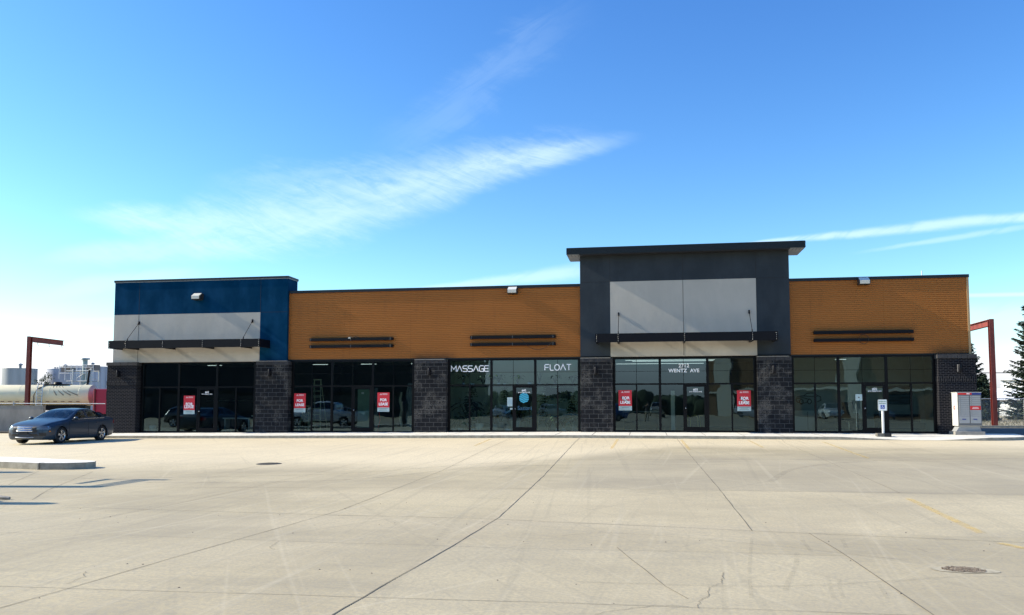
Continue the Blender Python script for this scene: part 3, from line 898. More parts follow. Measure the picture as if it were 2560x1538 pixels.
# shop windows
UNITS = [(-25.105, -18.925, -.165), (-17.02, -10.84, -.105), (-9.17, -2.93, -.045), (-1.41, 4.90, 0.0), (6.41, 12.335, 0.0)]
HEAD = 3.36
rnd = random.Random(4)
GL = []
for ui, (x0, x1, zb) in enumerate(UNITS):
    W = x1 - x0; pw = W / 6; TR = 2.17 + zb * .35
    fr = MB()
    yf0, yf1 = -.02, .10
    fr.box(x0, x1, yf0, yf1, HEAD - .05, HEAD + .045).box(x0, x1, yf0, yf1, zb - .02, zb + .085)
    for k in range(7):
        X = x0 + k * pw; hw = .055 if k % 2 == 0 else .032
        if k == 0: X += .05; hw = .05
        if k == 6: X -= .05; hw = .05
        top = HEAD - .05 if k % 2 == 0 else TR - .035
        if k == 3: top = TR - .035
        fr.box(X - hw, X + hw, yf0 + .001, yf1 - .001, zb + .085, top)
        if k % 2 and ui > 0: fr.box(X - .008, X + .008, .02, .05, TR + .035, HEAD - .05)
    for k in range(3):
        fr.box(x0 + 2 * k * pw + .056, x0 + 2 * (k + 1) * pw - .056, yf0 + .002, yf1 - .002, TR - .035, TR + .035)
        if ui > 0: fr.box(x0 + 2 * k * pw + .056, x0 + 2 * (k + 1) * pw - .056, .022, .048, 2.745, 2.76)
    win = part('shop_window', M_black, fr)
    g = MB()
    cells = [(x0 + 2 * k * pw, x0 + 2 * (k + 1) * pw, TR, HEAD) for k in range(3)] + [(x0 + k * pw, x0 + (k + 1) * pw, zb, TR) for k in range(6) if k != 3]
    for a, b_, c, d in cells:
        t1, t2 = rnd.uniform(-.003, .003), rnd.uniform(-.003, .003)
        g.add([(a + .02, .03 - t1, c + .02), (b_ - .02, .03 + t1, c + .02), (b_ - .02, .03 + t1 + t2, d - .01), (a + .02, .03 - t1 + t2, d - .01)], [(0, 1, 2, 3)])
    g.build('window_glass', M_glass, win)
    # door in the fourth bay
    a, b_ = x0 + 3 * pw + .034, x0 + 4 * pw - .057
    db = MB().box(a, a + .10, -.01, .05, zb + .02, TR - .04).box(b_ - .10, b_, -.01, .05, zb + .02, TR - .04)
    db.box(a + .10, b_ - .10, -.01, .05, TR - .13, TR - .04).box(a + .10, b_ - .10, -.01, .05, zb + .02, zb + .24)
    dr = part('door', M_black, db)
    MB().add([(a + .09, .022, zb + .2), (b_ - .09, .022, zb + .2), (b_ - .09, .024, TR - .12), (a + .09, .024, TR - .12)], [(0, 1, 2, 3)]).build('door_glass', M_glass, dr)
    MB().tube([(a + .055, -.01, zb + .92), (a + .055, -.07, zb + .95), (a + .055, -.07, zb + 1.2), (a + .055, -.01, zb + 1.23)], .014, 8).build('handle', M_black, dr)
    MB().lathe([(0, -.02), (.024, -.018), (.028, 0)], (a + .05, -.01, zb + 1.08 + .0), 'y', 12).build('lock', M_chrome, dr)
    GL.append((x0, x1, zb, pw, TR, dr, win))

# interiors
FLOORM = mat('interior_floor', (.16, .155, .145), .5, vary=.3, vscale=1.5)
CEILM = mat('interior_ceiling', (.30, .30, .30), .9)
part('floor', FLOORM, MB().box(-26.3, 13.45, .3, 13.7, -.6, -.165).box(-17.9, 13.45, .11, 13.7, -.164, -.105).box(-9.9, 13.45, .11, 13.7, -.104, -.045).box(-2.2, 13.45, .11, 13.7, -.044, -.003))
part('ceiling', CEILM, MB().box(-26.3, 13.45, .29, 13.7, 3.55, 3.62))
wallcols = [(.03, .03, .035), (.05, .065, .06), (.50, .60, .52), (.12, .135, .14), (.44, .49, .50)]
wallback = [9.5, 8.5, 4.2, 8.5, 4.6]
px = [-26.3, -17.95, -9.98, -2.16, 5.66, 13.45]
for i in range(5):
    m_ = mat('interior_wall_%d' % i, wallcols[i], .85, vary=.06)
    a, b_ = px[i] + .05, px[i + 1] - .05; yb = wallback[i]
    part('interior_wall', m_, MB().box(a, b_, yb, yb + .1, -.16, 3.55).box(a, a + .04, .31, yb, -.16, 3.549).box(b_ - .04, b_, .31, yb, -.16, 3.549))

# writing on the glass
def stroke_text(name, letters, x0, z0, h, wid, gap, parent, y=-.012, mt=M_white, wsc=.80):
    mb = MB(); x = x0
    for ch in letters:
        if ch == 'M': w_ = h * 1.12; S = [[(0, 0), (0, 1), (.5, .38), (1, 1), (1, 0)]]
        elif ch == 'A': w_ = h * 1.15; S = [[(0, 0), (.5, 1), (1, 0)]]
        elif ch == 'S': w_ = h * 1.0; S = [[(1, 1), (.16, 1), (0, .86), (0, .66), (.14, .53), (.86, .47), (1, .34), (1, .14), (.84, 0), (0, 0)]]
        elif ch == 'G': w_ = h * 1.0; S = [[(1, 1), (.22, 1), (.04, .84), (0, .5), (.04, .16), (.22, 0), (1, 0), (1, .46), (.5, .46)]]
        elif ch == 'E': w_ = h * .95; S = [[(1, 1), (.14, 1), (0, .86), (0, .14), (.14, 0), (1, 0)], [(wid / 2 / w_, .5), (.94, .5)]]
        elif ch == 'F': w_ = h * .95; S = [[(1, 1), (.14, 1), (0, .86), (0, 0)], [(wid / 2 / w_, .5), (.88, .5)]]
        elif ch == 'L': w_ = h * .78; S = [[(0, 1), (0, .14), (.18, 0), (1, 0)]]
        elif ch == 'O':
            w_ = h * 1.05; S = [[(.5 + .5 * math.cos(k * math.pi / 10), .5 + .5 * math.sin(k * math.pi / 10)) for k in range(21)]]
        elif ch == 'T': w_ = h * 1.0; S = [[(0, 1), (1, 1)], [(.5, 1 - wid / 2 / h), (.5, 0)]]
        w_ *= wsc
        for s_ in S: strip_mesh(mb, [(x + p[0] * w_, z0 + p[1] * h) for p in s_], wid, y)
        x += w_ + gap
    return mb.build(name, mt, parent), x


w3 = GL[2][6]; w4 = GL[3][6]
o_, xe = stroke_text('window_lettering', 'MASSAGE', -9.02, 2.80, .265, .040, .040, w3); tag(o_, 'white MASSAGE lettering')
o_, xe2 = stroke_text('window_lettering', 'FLOAT', -4.56, 2.83, .265, .040, .045, w3); tag(o_, 'white FLOAT lettering')
text_mesh('window_lettering', '2712', .225, (1.76, -.012, 2.985), M_white, w4, .006, spacing=1.06)
text_mesh('window_lettering', 'WENTZ  AVE', .22, (1.76, -.012, 2.765), M_white, w4, .006, spacing=1.06)
for i, num in ((0, '#65'), (2, '#45'), (3, '#35'), (4, '#25')):
    x0, x1, zb, pw, TR, dr, win = GL[i]; xc = x0 + 3.5 * pw - .01
    text_mesh('door_number', num, .13, (xc, -.012, TR - .26), M_white, dr, .003)
    text_mesh('door_number', '2712 WENTZ AVE', .072, (xc, -.012, TR - .355), M_white, dr, .0015)
# wave emblem and name on the Satori door
M_cyan = mat('cyan_vinyl', (.05, .42, .62), .5); M_cyand = mat('blue_vinyl', (.06, .17, .30), .5); M_blkv = mat('black_vinyl', (.006, .006, .008), .5)
x0, x1, zb, pw, TR, dr, win = GL[2]; xc = x0 + 3.5 * pw - .01
part('door_backing', M_blkv, MB().box(xc - .40, xc + .40, .026, .028, 1.18, TR - .14), dr)
mb = MB(); Rr = .235; zc = 1.55
for k in range(6):
    n = 24; up_, lo_ = [], []
    for i in range(n + 1):
        x = -Rr + 2 * Rr * i / n; wv = .028 * math.sin(x / Rr * 2.6 + .4) + x * .18
        hh = math.sqrt(max(0, Rr * Rr - x * x))
        a = Rr - k * .082 + wv; b_ = a - .060
        a = min(a, hh); b_ = max(b_, -hh)
        up_.append((x, a)); lo_.append((x, b_))
    for i in range(n):
        if up_[i][1] > lo_[i][1] and up_[i + 1][1] > lo_[i + 1][1]:
            mb.add([(xc + up_[i][0], -.011, zc + up_[i][1]), (xc + up_[i + 1][0], -.011, zc + up_[i + 1][1]), (xc + lo_[i + 1][0], -.011, zc + lo_[i + 1][1]), (xc + lo_[i][0], -.011, zc + lo_[i][1])], [(0, 1, 2, 3)])
tag(mb.build('wave_emblem', M_cyan, dr), 'cyan round emblem of wavy bands')
text_mesh('door_lettering', 'Satori', .27, (xc + .03, -.012, 1.07), M_cyand, dr, -.002, spacing=1.05)
text_mesh('door_lettering', 'FLOAT & WELLNESS', .07, (xc, -.012, .93), M_cyand, dr, 0) if False else None


# ------------------------------------------------------------------ vehicles
def catmull(P, t):
    n = len(P) - 1; i = min(int(t), n - 1); f = t - i
    p0 = P[max(i - 1, 0)]; p1 = P[i]; p2 = P[i + 1]; p3 = P[min(i + 2, n)]
    return [.5 * ((2 * b) + (c - a) * f + (2 * a - 5 * b + 4 * c - d) * f * f + (3 * b - a - 3 * c + d) * f ** 3) for a, b, c, d in zip(p0, p1, p2, p3)]


def section(s):
    x, zb, w, zsh, wsh, zt, wt, zc = s
    return [(0, zb), (w * .6, zb), (w - .10, zb + .01), (w - .02, zb + .10), (w, .45 * zb + .55 * zsh), (w - .004, zsh - .09), (wsh, zsh), (.45 * wsh + .55 * wt + .012, .42 * zsh + .58 * zt), (wt, zt), (wt * .55, zt + (zc - zt) * .72), (0, zc)]


def vehicle_shell(ST, classify, NU=5, NV=4, ends=True, wheels=(), wr=.36, wz=.33):
    """loft the stations into a closed shell and split its faces into named parts that share every vertex position"""
    rows = []; L = len(ST)
    m = (L - 1) * NU
    for i in range(m + 1):
        s = catmull(ST, i / NU)
        pr = section(s); k = len(pr) - 1
        rows.append((s[0], [catmull(pr, j / NV) for j in range(k * NV + 1)]))
    K = len(rows[0][1])
    parts = {}

    def put(name, quad):
        mb = parts.setdefault(name, MB()); mb.add(quad, [tuple(range(len(quad)))], True)
    for i in range(m):
        for j in range(K - 1):
            q = [(rows[i][0], *rows[i][1][j]), (rows[i + 1][0], *rows[i + 1][1][j]), (rows[i + 1][0], *rows[i + 1][1][j + 1]), (rows[i][0], *rows[i][1][j + 1])]
            cx = sum(p[0] for p in q) / 4; cy = sum(p[1] for p in q) / 4; cz = sum(p[2] for p in q) / 4
            if cy > .55 and any(math.hypot(cx - wx, cz - wz) < wr for wx in wheels): continue
            nm = classify(cx, cy, cz, j / NV)
            if nm is None: continue
            put(nm, q); put(nm, [(p[0], -p[1], p[2]) for p in q][::-1])
    if ends:
        for i, d in ((0, 1), (m, -1)):
            r = rows[i]; ring = [(r[0], y, z) for y, z in r[1]] + [(r[0], -y, z) for y, z in r[1][::-1][1:-1]]
            parts.setdefault('body', MB()).add(ring, [tuple(range(len(ring)))], True)
    for mb in parts.values():                      # weld
        key = {}; nv = []; mp = []
        for p in mb.v:
            kk = (round(p[0], 4), round(p[1], 4), round(p[2], 4))
            if kk not in key: key[kk] = len(nv); nv.append(p)
            mp.append(key[kk])
        mb.v = nv; F = []; S = []
        for f, s_ in zip(mb.f, mb.sm):
            g = []
            for q in f:
                if mp[q] not in g: g.append(mp[q])
            if len(g) > 2: F.append(g); S.append(s_)
        mb.f = F; mb.sm = S
    return parts


def build_split(mb, name, material, t):
    if name in ('headlight', 'tail_light', 'side_window', 'fog_light_recess'):
        for s in (1, -1):
            m2 = MB(); m2.v = mb.v
            ii = [i for i, f in enumerate(mb.f) if mb.v[f[0]][1] * s > 0]
            used = sorted({q for i in ii for q in mb.f[i]}); mp = {q: k for k, q in enumerate(used)}
            m2.v = [mb.v[q] for q in used]; m2.f = [[mp[q] for q in mb.f[i]] for i in ii]; m2.sm = [mb.sm[i] for i in ii]
            m2.build(name, material, t)
    else: mb.build(name, material, t)


def wheel(parent, x, y, side, r=.335, width=.215, spokes=5, rimmat=None):
    """side = +1 when the outer face looks to +y"""
    o = MB().lathe([(r * .66, -width / 2), (r * .93, -width / 2), (r, -width * .36), (r, width * .36), (r * .93, width / 2), (r * .68, width / 2), (r * .64, width * .30), (r * .64, -width / 2)], (x, y, r), 'y', 32).build('wheel', M_tyre, parent)
    yo = side * width * .46
    rm = MB().lathe([(r * .69, yo - side * .005), (r * .665, yo), (r * .61, yo - side * .02), (r * .60, yo - side * .10)], (x, y, r), 'y', 32)
    rm.lathe([(0, yo - side * .005), (r * .14, yo - side * .008), (r * .17, yo - side * .03)], (x, y, r), 'y', 16)
    for k in range(spokes):
        a = 2 * math.pi * k / spokes + .3
        for off in (-.14, .14):
            c1, s1 = math.cos(a + off * .6), math.sin(a + off * .6); c2, s2 = math.cos(a + off), math.sin(a + off)
            p1 = Vector((r * .12 * c1, 0, r * .12 * s1)); p2 = Vector((r * .64 * c2, 0, r * .64 * s2)); d = (p2 - p1).normalized(); nn = Vector((-d.z, 0, d.x)) * r * .055
            q = [p1 - nn, p2 - nn * 1.3, p2 + nn * 1.3, p1 + nn]
            rm.add([(x + p.x, y + yo - side * .006, r + p.z) for p in q] + [(x + p.x, y + yo - side * .04, r + p.z) for p in q], [(0, 1, 2, 3), (7, 6, 5, 4), (0, 4, 5, 1), (1, 5, 6, 2), (2, 6, 7, 3), (3, 7, 4, 0)])
    rm.build('rim', rimmat or M_alloy, o)
    MB().lathe([(.0, yo - side * .11), (r * .62, yo - side * .11)], (x, y, r), 'y', 24).build('brake_disc', M_blackp, o)
    return o


def sedan(label, loc, rz):
    t = thing('parked_car', label, 'car', loc, rz)
    ST = [(2.37, .34, .30, .50, .29, .60, .27, .615), (2.345, .26, .52, .55, .50, .665, .45, .69), (2.25, .20, .74, .61, .715, .74, .62, .765), (2.05, .175, .855, .68, .82, .81, .68, .84), (1.75, .17, .905, .75, .865, .875, .70, .91),
          (1.37, .17, .918, .81, .885, .93, .72, .975), (.95, .17, .918, .875, .88, .985, .735, 1.03), (.72, .17, .918, .90, .875, 1.05, .735, 1.115), (.40, .17, .918, .925, .873, 1.20, .70, 1.275), (.05, .17, .918, .945, .872, 1.335, .635, 1.395),
          (-.30, .17, .918, .955, .872, 1.392, .595, 1.438), (-.75, .17, .918, .965, .872, 1.40, .575, 1.44), (-1.15, .17, .918, .98, .868, 1.335, .575, 1.385), (-1.55, .175, .918, .995, .858, 1.20, .60, 1.25), (-1.90, .19, .91, 1.01, .835, 1.075, .63, 1.11),
          (-2.20, .22, .875, 1.0, .80, 1.045, .63, 1.065), (-2.38, .28, .80, .95, .74, 1.0, .60, 1.02), (-2.45, .36, .62, .84, .58, .90, .50, .92)]

    def cls(x, y, z, v):
        if z < .2 and y < .8: return 'underbody'
        if x > 2.0 and .60 < z < .735 and y > .50 and x < 2.36: return 'headlight'
        if x > 2.2 and .335 < z < .43 and y < .55: return 'lower_intake'
        if x > 2.12 and .34 < z < .47 and .60 < y < .80: return 'fog_light_recess'
        if x > 2.25 and .47 < z < .70 and y < .52: return 'grille'
        if x < -2.2 and .74 < z < .93 and y > .42: return 'tail_light'
        if v > 6.2 and v < 7.8:
            fr = .98 - (z - .92) * 1.72       # slanted front edge of the side glass
            if z > .955 and x < fr - .25 and x > -1.62 + (z - 1.0) * 1.3 and not (-.42 < x < -.30) and z < 1.355:
                return 'side_window'
        if v >= 8.05:
            if .12 < x < .90 and z < 1.372: return 'windscreen'
            if -1.86 < x < -1.2 and v > 8.2: return 'rear_window'
        return 'body'
    P = vehicle_shell(ST, cls, 9, 5, True, (1.365, -1.365), .385, .335)
    MT = dict(body=M_paint, underbody=M_blackp, headlight=M_lamp, lower_intake=M_blackp, fog_light_recess=M_blackp, grille=M_blackp, tail_light=M_tail, side_window=M_cglass, windscreen=M_cglass, rear_window=M_cglass)
    body = None
    for k in ['body'] + [k for k in P if k != 'body']: build_split(P[k], k, MT[k], t)
    # wheel wells, arch lips
    for x in (1.365, -1.365):
        for s in (1, -1):
            pr = [(x + .375 * math.cos(a), .335 + .375 * math.sin(a)) for a in [math.pi * k / 16 for k in range(17)]]
            wb = MB(); wb.add([(p[0], s * .60, p[1]) for p in pr] + [(p[0], s * .905, p[1]) for p in pr], [(i, i + 1, 18 + i, 17 + i) for i in range(16)])
            wb.add([(p[0], s * .60, p[1]) for p in pr], [tuple(range(17))]); wb.box(x - .375, x + .375, s * .60, s * .61, .15, .34)
            wb.build('wheel_well', M_blackp, t)
            lip = MB().tube([(x + .392 * math.cos(a), s * (.905 - .012 * math.sin(a)), .335 + .392 * math.sin(a)) for a in [math.pi * (k / 16) * 1.18 - .28 for k in range(17)]], .020, 6)
            lip.build('arch_lip', M_paint, t)
            wheel(t, x, s * .80, s)
    # door seams, handles, trim
    for s in (1, -1):
        for xx, z0, z1 in ((.92, .30, .90), (-.36, .28, .96), (-1.10, .45, .97)):
            MB().tube([(xx, s * .921, z0 + (z1 - z0) * k / 6 if True else 0) for k in range(6)] + [(xx - .03, s * .885, z1)], .006, 4).build('door_seam', M_blackp, t)
        for xx in (-.16, -1.0): MB().bbox(xx - .11, xx + .11, s * .912, s * .945, .80, .83, .008).build('door_handle', M_paint, t)
        MB().tube([(.70, s * .882, .965), (.2, s * .882, .985), (-.5, s * .880, 1.0), (-1.2, s * .872, 1.015), (-1.55, s * .86, 1.03)], .011, 5).build('window_trim', M_chrome, t)
        mr = MB().ball((.62, s * 1.0, 1.02), .11, .65, 1.0, .62, 12).build('wing_mirror', M_paint, t)
        MB().tube([(.62, s * .86, .98), (.62, s * .95, 1.0)], .025, 6).build('stalk', M_blackp, mr)
        MB().box(2.02, 2.10, s * .868, s * .885, .50, .54).build('side_marker', mat('amber_marker', (.6, .2, .02), .3), t)
        # reflector lamp bowls
        for bx, by, bz in ((2.17, .66, .665), (2.06, .765, .68)): MB().ball((bx, s * by, bz), .05, .5, 1, 1, 10).build('lamp_bowl', M_chrome, t)
    # three chrome bars across the nose
    for z, w_, x0 in ((.690, .62, 2.352), (.618, .64, 2.385), (.540, .60, 2.402)):
        MB().tube([(x0 - .17 * (k / 6) ** 2 - .03 * (abs(k) / 6) ** 4, w_ * k / 6, z) for k in range(-6, 7)], .027, 6).build('chrome_bar', M_chrome, t)
    MB().tube([(2.395 - .22 * (k / 6) ** 2, .74 * k / 6, .275 + .02 * abs(k) / 6) for k in range(-6, 7)], .022, 6).build('chin_trim', mat('satin_trim', (.35, .38, .42), .3, .6), t)
    MB().bbox(2.375, 2.40, -.17, .17, .40, .50, .006).build('plate_holder', M_blackp, t)
    bd = MB().lathe([(0, 0.012), (.06, .01), (.065, 0)], (2.385, 0, .60), 'x', 16).build('badge', mat('badge_blue', (.02, .05, .2), .2), t)
    # cabin
    cab = MB().box(-1.2, .6, -.74, .74, .32, .36).bbox(.55, .85, -.72, .72, .80, .99, .05)
    cab.bbox(-1.75, -1.15, -.70, .70, .75, 1.0, .04); cab.build('dashboard', M_blackp, t)
    for x in (-.05, -.95):
        for y in (-.37, .37):
            MB().bbox(x - .30, x + .22, y - .24, y + .24, .40, .58, .05).bbox(x - .38, x - .24, y - .23, y + .23, .55, 1.08, .05).bbox(x - .38, x - .29, y - .13, y + .13, 1.1, 1.27, .04).build('seat', mat('dark_seat', (.05, .05, .055), .8), t)
    MB().tube([(.34 + .05 * math.cos(a), .37 + .18 * math.sin(a), .93 + .17 * math.cos(a)) for a in [k * math.pi / 8 for k in range(17)]], .014, 6).build('steering_wheel', M_blackp, t)
    MB().tube([(2.0 - 4.2, -.0, 1.06), (2.0 - 4.2, 0, 1.10)], .01, 5)
    return t


cx, cy = -24.55, -6.15
car = sedan('dark blue grey four door sedan parked nose out beside the left brick pillar', (cx, cy, lot(cx, cy) - .005), R(-90 + 4))


def simple_car(name, label, cat, loc, rz, ST, cls, MT, wheels_x, track, r, arch):
    t = thing(name, label, cat, loc, rz)
    P = vehicle_shell(ST, cls, 6, 3, True, wheels_x, arch, r)
    for k in ['body'] + [k for k in P if k != 'body']: build_split(P[k], k, MT[k], t)
    for x in wheels_x:
        for s in (1, -1): wheel(t, x, s * track, s, r, .25)
    MB().box(min(wheels_x) - .6, max(wheels_x) + .6, -.62, .62, .3, .6).build('underbody', M_blackp, t)
    for s in (1, -1): MB().ball((1.0 if cat != 'pickup truck' else 1.05, s * (track + .26), 1.25), .15, .6, .8, .9).build('wing_mirror', M_blackp, t)
    return t


M_wpaint = mat('white_car_paint', (.55, .56, .56), .3, coat=1)
M_bpaint = mat('bright_blue_car_paint', (.03, .10, .26), .3, .3, coat=1)
M_kpaint = mat('black_car_paint', (.015, .016, .02), .25, coat=1)
STP = [(2.85, .5, .7, .85, .68, 1.0, .6, 1.02), (2.75, .42, .93, .95, .9, 1.1, .8, 1.13), (2.2, .40, 1.0, 1.05, .96, 1.17, .85, 1.22), (1.35, .40, 1.0, 1.12, .97, 1.22, .86, 1.27), (1.15, .40, 1.0, 1.15, .96, 1.30, .84, 1.36), (.75, .4, 1.0, 1.18, .95, 1.68, .74, 1.74), (.4, .4, 1.0, 1.2, .94, 1.84, .68, 1.90), (-.5, .4, 1.0, 1.2, .94, 1.86, .68, 1.92),
       (-.95, .4, 1.0, 1.2, .94, 1.80, .68, 1.86), (-1.05, .4, 1.0, 1.2, .95, 1.5, .75, 1.55), (-1.12, .4, 1.0, 1.2, .96, 1.27, .9, 1.27), (-2.0, .4, 1.0, 1.2, .96, 1.25, .93, 1.25), (-2.85, .45, .98, 1.2, .95, 1.24, .92, 1.24), (-2.95, .55, .93, 1.15, .92, 1.2, .9, 1.2)]


def clsP(x, y, z, v):
    if 6.1 < v < 7.9 and 1.25 < z < 1.77 and -.9 < x < .95 - (z - 1.25) * .6 and not (-.12 < x < 0): return 'side_window'
    if v >= 8.2 and .5 < x < 1.15: return 'windscreen'
    if x > 2.72 and y < .6 and .7 < z < 1.0: return 'grille'
    return 'body'


pk = simple_car('pickup_truck', 'white crew cab pickup truck reflected in the second shop window from the left', 'pickup truck', (-24.4, -22.3, lot(-24.4, -22.3)), R(178), STP, clsP,
                dict(body=M_wpaint, side_window=M_cglass, windscreen=M_cglass, grille=M_blackp), (1.85, -1.75), .86, .40, .48)
STS = [(2.25, .35, .5, .65, .48, .8, .45, .82), (2.15, .28, .85, .75, .82, .92, .7, .95), (1.4, .25, .93, .92, .89, 1.02, .75, 1.08), (.95, .25, .93, .98, .89, 1.1, .76, 1.17), (.5, .25, .93, 1.02, .88, 1.45, .68, 1.52), (0, .25, .93, 1.04, .88, 1.62, .64, 1.68), (-1.2, .25, .93, 1.06, .88, 1.62, .64, 1.68), (-1.9, .27, .92, 1.08, .87, 1.5, .64, 1.56), (-2.2, .35, .88, 1.05, .85, 1.15, .7, 1.18), (-2.28, .45, .8, .9, .78, .95, .7, .96)]


def clsS(x, y, z, v):
    if 6.1 < v < 7.9 and 1.08 < z < 1.52 and -1.9 < x < .75 - (z - 1.1) * .8 and not (-.25 < x < -.15) and not (-1.15 < x < -1.05): return 'side_window'
    if v >= 8.2 and .2 < x < .95: return 'windscreen'
    if x > 2.1 and .6 < z < .8 and y > .5: return 'headlight'
    return 'body'


simple_car('sport_utility_car', 'bright blue sport utility car standing behind the photographer', 'car', (-3.4, -41.6, lot(0, -41)), R(172), STS, clsS, dict(body=M_bpaint, side_window=M_cglass, windscreen=M_cglass, headlight=M_lamp), (1.35, -1.35), .80, .36, .42)
simple_car('sport_utility_car', 'black sport utility car reflected in the far left shop window', 'car', (-34.8, -21.5, lot(-34, -21.5)), R(5), STS, clsS, dict(body=M_kpaint, side_window=M_cglass, windscreen=M_cglass, headlight=M_lamp), (1.35, -1.35), .80, .36, .42)


CARS = [(-50, -68, 'red', (.3, .02, .02)), (-40, -67, 'silver', (.5, .5, .5)), (-19, -70, 'white', (.6, .6, .6)), (-12.5, -71, 'grey', (.15, .16, .17)), (-5, -69, 'black', (.02, .02, .02)), (1.5, -70, 'beige', (.4, .35, .25)), (13, -66, 'silver', (.5, .5, .52)), (22, -67, 'white', (.6, .6, .6)), (29, -66, 'blue', (.03, .08, .2))]
for i, (x, y, cn_, cc) in enumerate(CARS):
    simple_car('parked_car', cn_ + ' car parked across the lot, ' + ('first', 'second', 'third', 'fourth', 'fifth', 'sixth', 'seventh', 'eighth', 'ninth')[i] + ' of its row from the left', 'car', (x, y, lot(x, y)), R(90 if i % 3 else 12), STS, clsS,
               dict(body=mat(cn_ + '_car_paint_far', cc, .3, coat=1), side_window=M_cglass, windscreen=M_cglass, headlight=M_lamp), (1.35, -1.35), .80, .36, .42)['group'] = 'cars parked across the lot'


# ------------------------------------------------------------------ photographer, seen only mirrored in the glass
def person():
    zg = lot(.1, -37.4)
    J = {'pel': (0, 0, .95), 'sp': (0, .01, 1.18), 'ch': (0, .0, 1.38), 'nk': (0, .03, 1.52), 'hd': (0, .05, 1.62), 'hd2': (0, .06, 1.74)}
    E_ = [('pel', 'sp'), ('sp', 'ch'), ('ch', 'nk'), ('nk', 'hd'), ('hd', 'hd2')]
    rad = {'pel': .15, 'sp': .135, 'ch': .15, 'nk': .06, 'hd': .09, 'hd2': .085}
    for s, n in ((-1, 'l'), (1, 'r')):
        J.update({n + 'sh': (s * .18, 0, 1.43), n + 'el': (s * .26, .16, 1.24), n + 'wr': (s * .10, .36, 1.50), n + 'hp': (s * .09, 0, .90), n + 'kn': (s * .12, .03, .50), n + 'an': (s * .13, 0, .09), n + 'toe': (s * .15, .15, .04)})
        E_ += [('ch', n + 'sh'), (n + 'sh', n + 'el'), (n + 'el', n + 'wr'), ('pel', n + 'hp'), (n + 'hp', n + 'kn'), (n + 'kn', n + 'an'), (n + 'an', n + 'toe')]
        rad.update({n + 'sh': .07, n + 'el': .045, n + 'wr': .032, n + 'hp': .095, n + 'kn': .062, n + 'an': .045, n + 'toe': .04})
        for f in range(4):
            a = n + 'f%d' % f; J[a] = (s * (.075 - .01 * f), .40, 1.56 - .022 * f); J[a + 'b'] = (s * (.05 - .01 * f), .43, 1.565 - .022 * f)
            E_ += [(n + 'wr', a), (a, a + 'b')]; rad[a] = .012; rad[a + 'b'] = .009
        J[n + 'th'] = (s * .06, .38, 1.53); E_.append((n + 'wr', n + 'th')); rad[n + 'th'] = .012
    names = list(J); me = bpy.data.meshes.new('person'); me.from_pydata([J[k] for k in names], [(names.index(a), names.index(b_)) for a, b_ in E_], [])
    o = bpy.data.objects.new('person', me); COL.objects.link(o)
    sk = o.modifiers.new('s', 'SKIN')
    for i, k in enumerate(names):
        me.skin_vertices[0].data[i].radius = (rad[k], rad[k] * (.75 if k in ('pel', 'sp', 'ch') else 1)); me.skin_vertices[0].data[i].use_root = (k == 'pel')
    sb = o.modifiers.new('b', 'SUBSURF'); sb.levels = 1; sb.render_levels = 1
    bpy.context.view_layer.update()
    m2 = bpy.data.meshes.new_from_object(o.evaluated_get(bpy.context.evaluated_depsgraph_get()))
    o.modifiers.clear(); o.data = m2
    sknm = mat('skin', (.45, .27, .19), .6); top = mat('dark_jacket', (.03, .032, .04), .9); tr = mat('khaki_trousers', (.30, .25, .17), .9); sh = mat('dark_shoes', (.03, .025, .02), .7)
    m2.materials.clear()
    for q in (sknm, top, tr, sh): m2.materials.append(q)
    for p in m2.polygons:
        c = p.center; p.use_smooth = True
        p.material_index = 0 if c.z > 1.50 and (abs(c.x) < .12) or (c.y > .30) else (1 if c.z > .93 else (2 if c.z > .12 else 3))
    o.location = (.10, -37.48, zg)
    tag(o, 'person in dark jacket and khaki trousers holding a phone up, mirrored in the glass', 'person')
    MB().ball((0, .035, 1.72), .105, .9, 1.0, .85, 12).build('hair', mat('brown_hair', (.05, .03, .02), .8), o)
    f = MB().ball((-.032, .148, 1.665), .012).ball((.032, .148, 1.665), .012); f.build('eyes', M_blackp, o)
    MB().ball((0, .152, 1.635), .018, .8, 1, 1.2).build('nose', sknm, o); MB().bbox(-.025, .025, .135, .150, 1.592, 1.602, .003).build('mouth', mat('lip', (.35, .12, .1), .6), o)


person()

# ------------------------------------------------------------------ buildings across the lot (they fill the mirrored view in the glass)
M_tanw = mat('brown_siding', (.17, .10, .05), .7, vary=.2, vscale=1, stretch=(6, 1, .3))
M_oppd = mat('dark_siding', (.035, .038, .04), .8, vary=.3, vscale=.6)
M_oppg = mat('pale_panel', (.52, .50, .42), .7)
M_wglass = mat('dark_window', (.02, .03, .035), .1)


def far_shop(name, label, x0, x1, y0, h, wallm, cols, rz=0):
    t = thing(name, label, 'building', ((x0 + x1) / 2, y0, 0), rz); lx = (x1 - x0) / 2
    MB().box(-lx, lx, -12, 0, -.9, h).build('wall', wallm, t)
    MB().box(-lx - .2, lx + .2, -12.2, .2, h, h + .25).build('roof', M_flash, t)
    k = -lx + 1.5
    while k < lx - 5:
        f = MB().box(k, k + 4.2, .0, .06, .0, 2.9); w_ = f.build('window', M_black, t)
        MB().box(k + .1, k + 4.1, .061, .08, .1, 2.8).build('pane', M_wglass, w_); k += 5.6
    for c in cols: MB().box(c, c + 1.9, .0, .5, -.4, h - .3).build('wall_panel', M_oppg, t)
    MB().box(-lx, lx, .0, .35, 3.2, 3.5).build('awning', M_oppg if cols else M_flash, t)
    return t


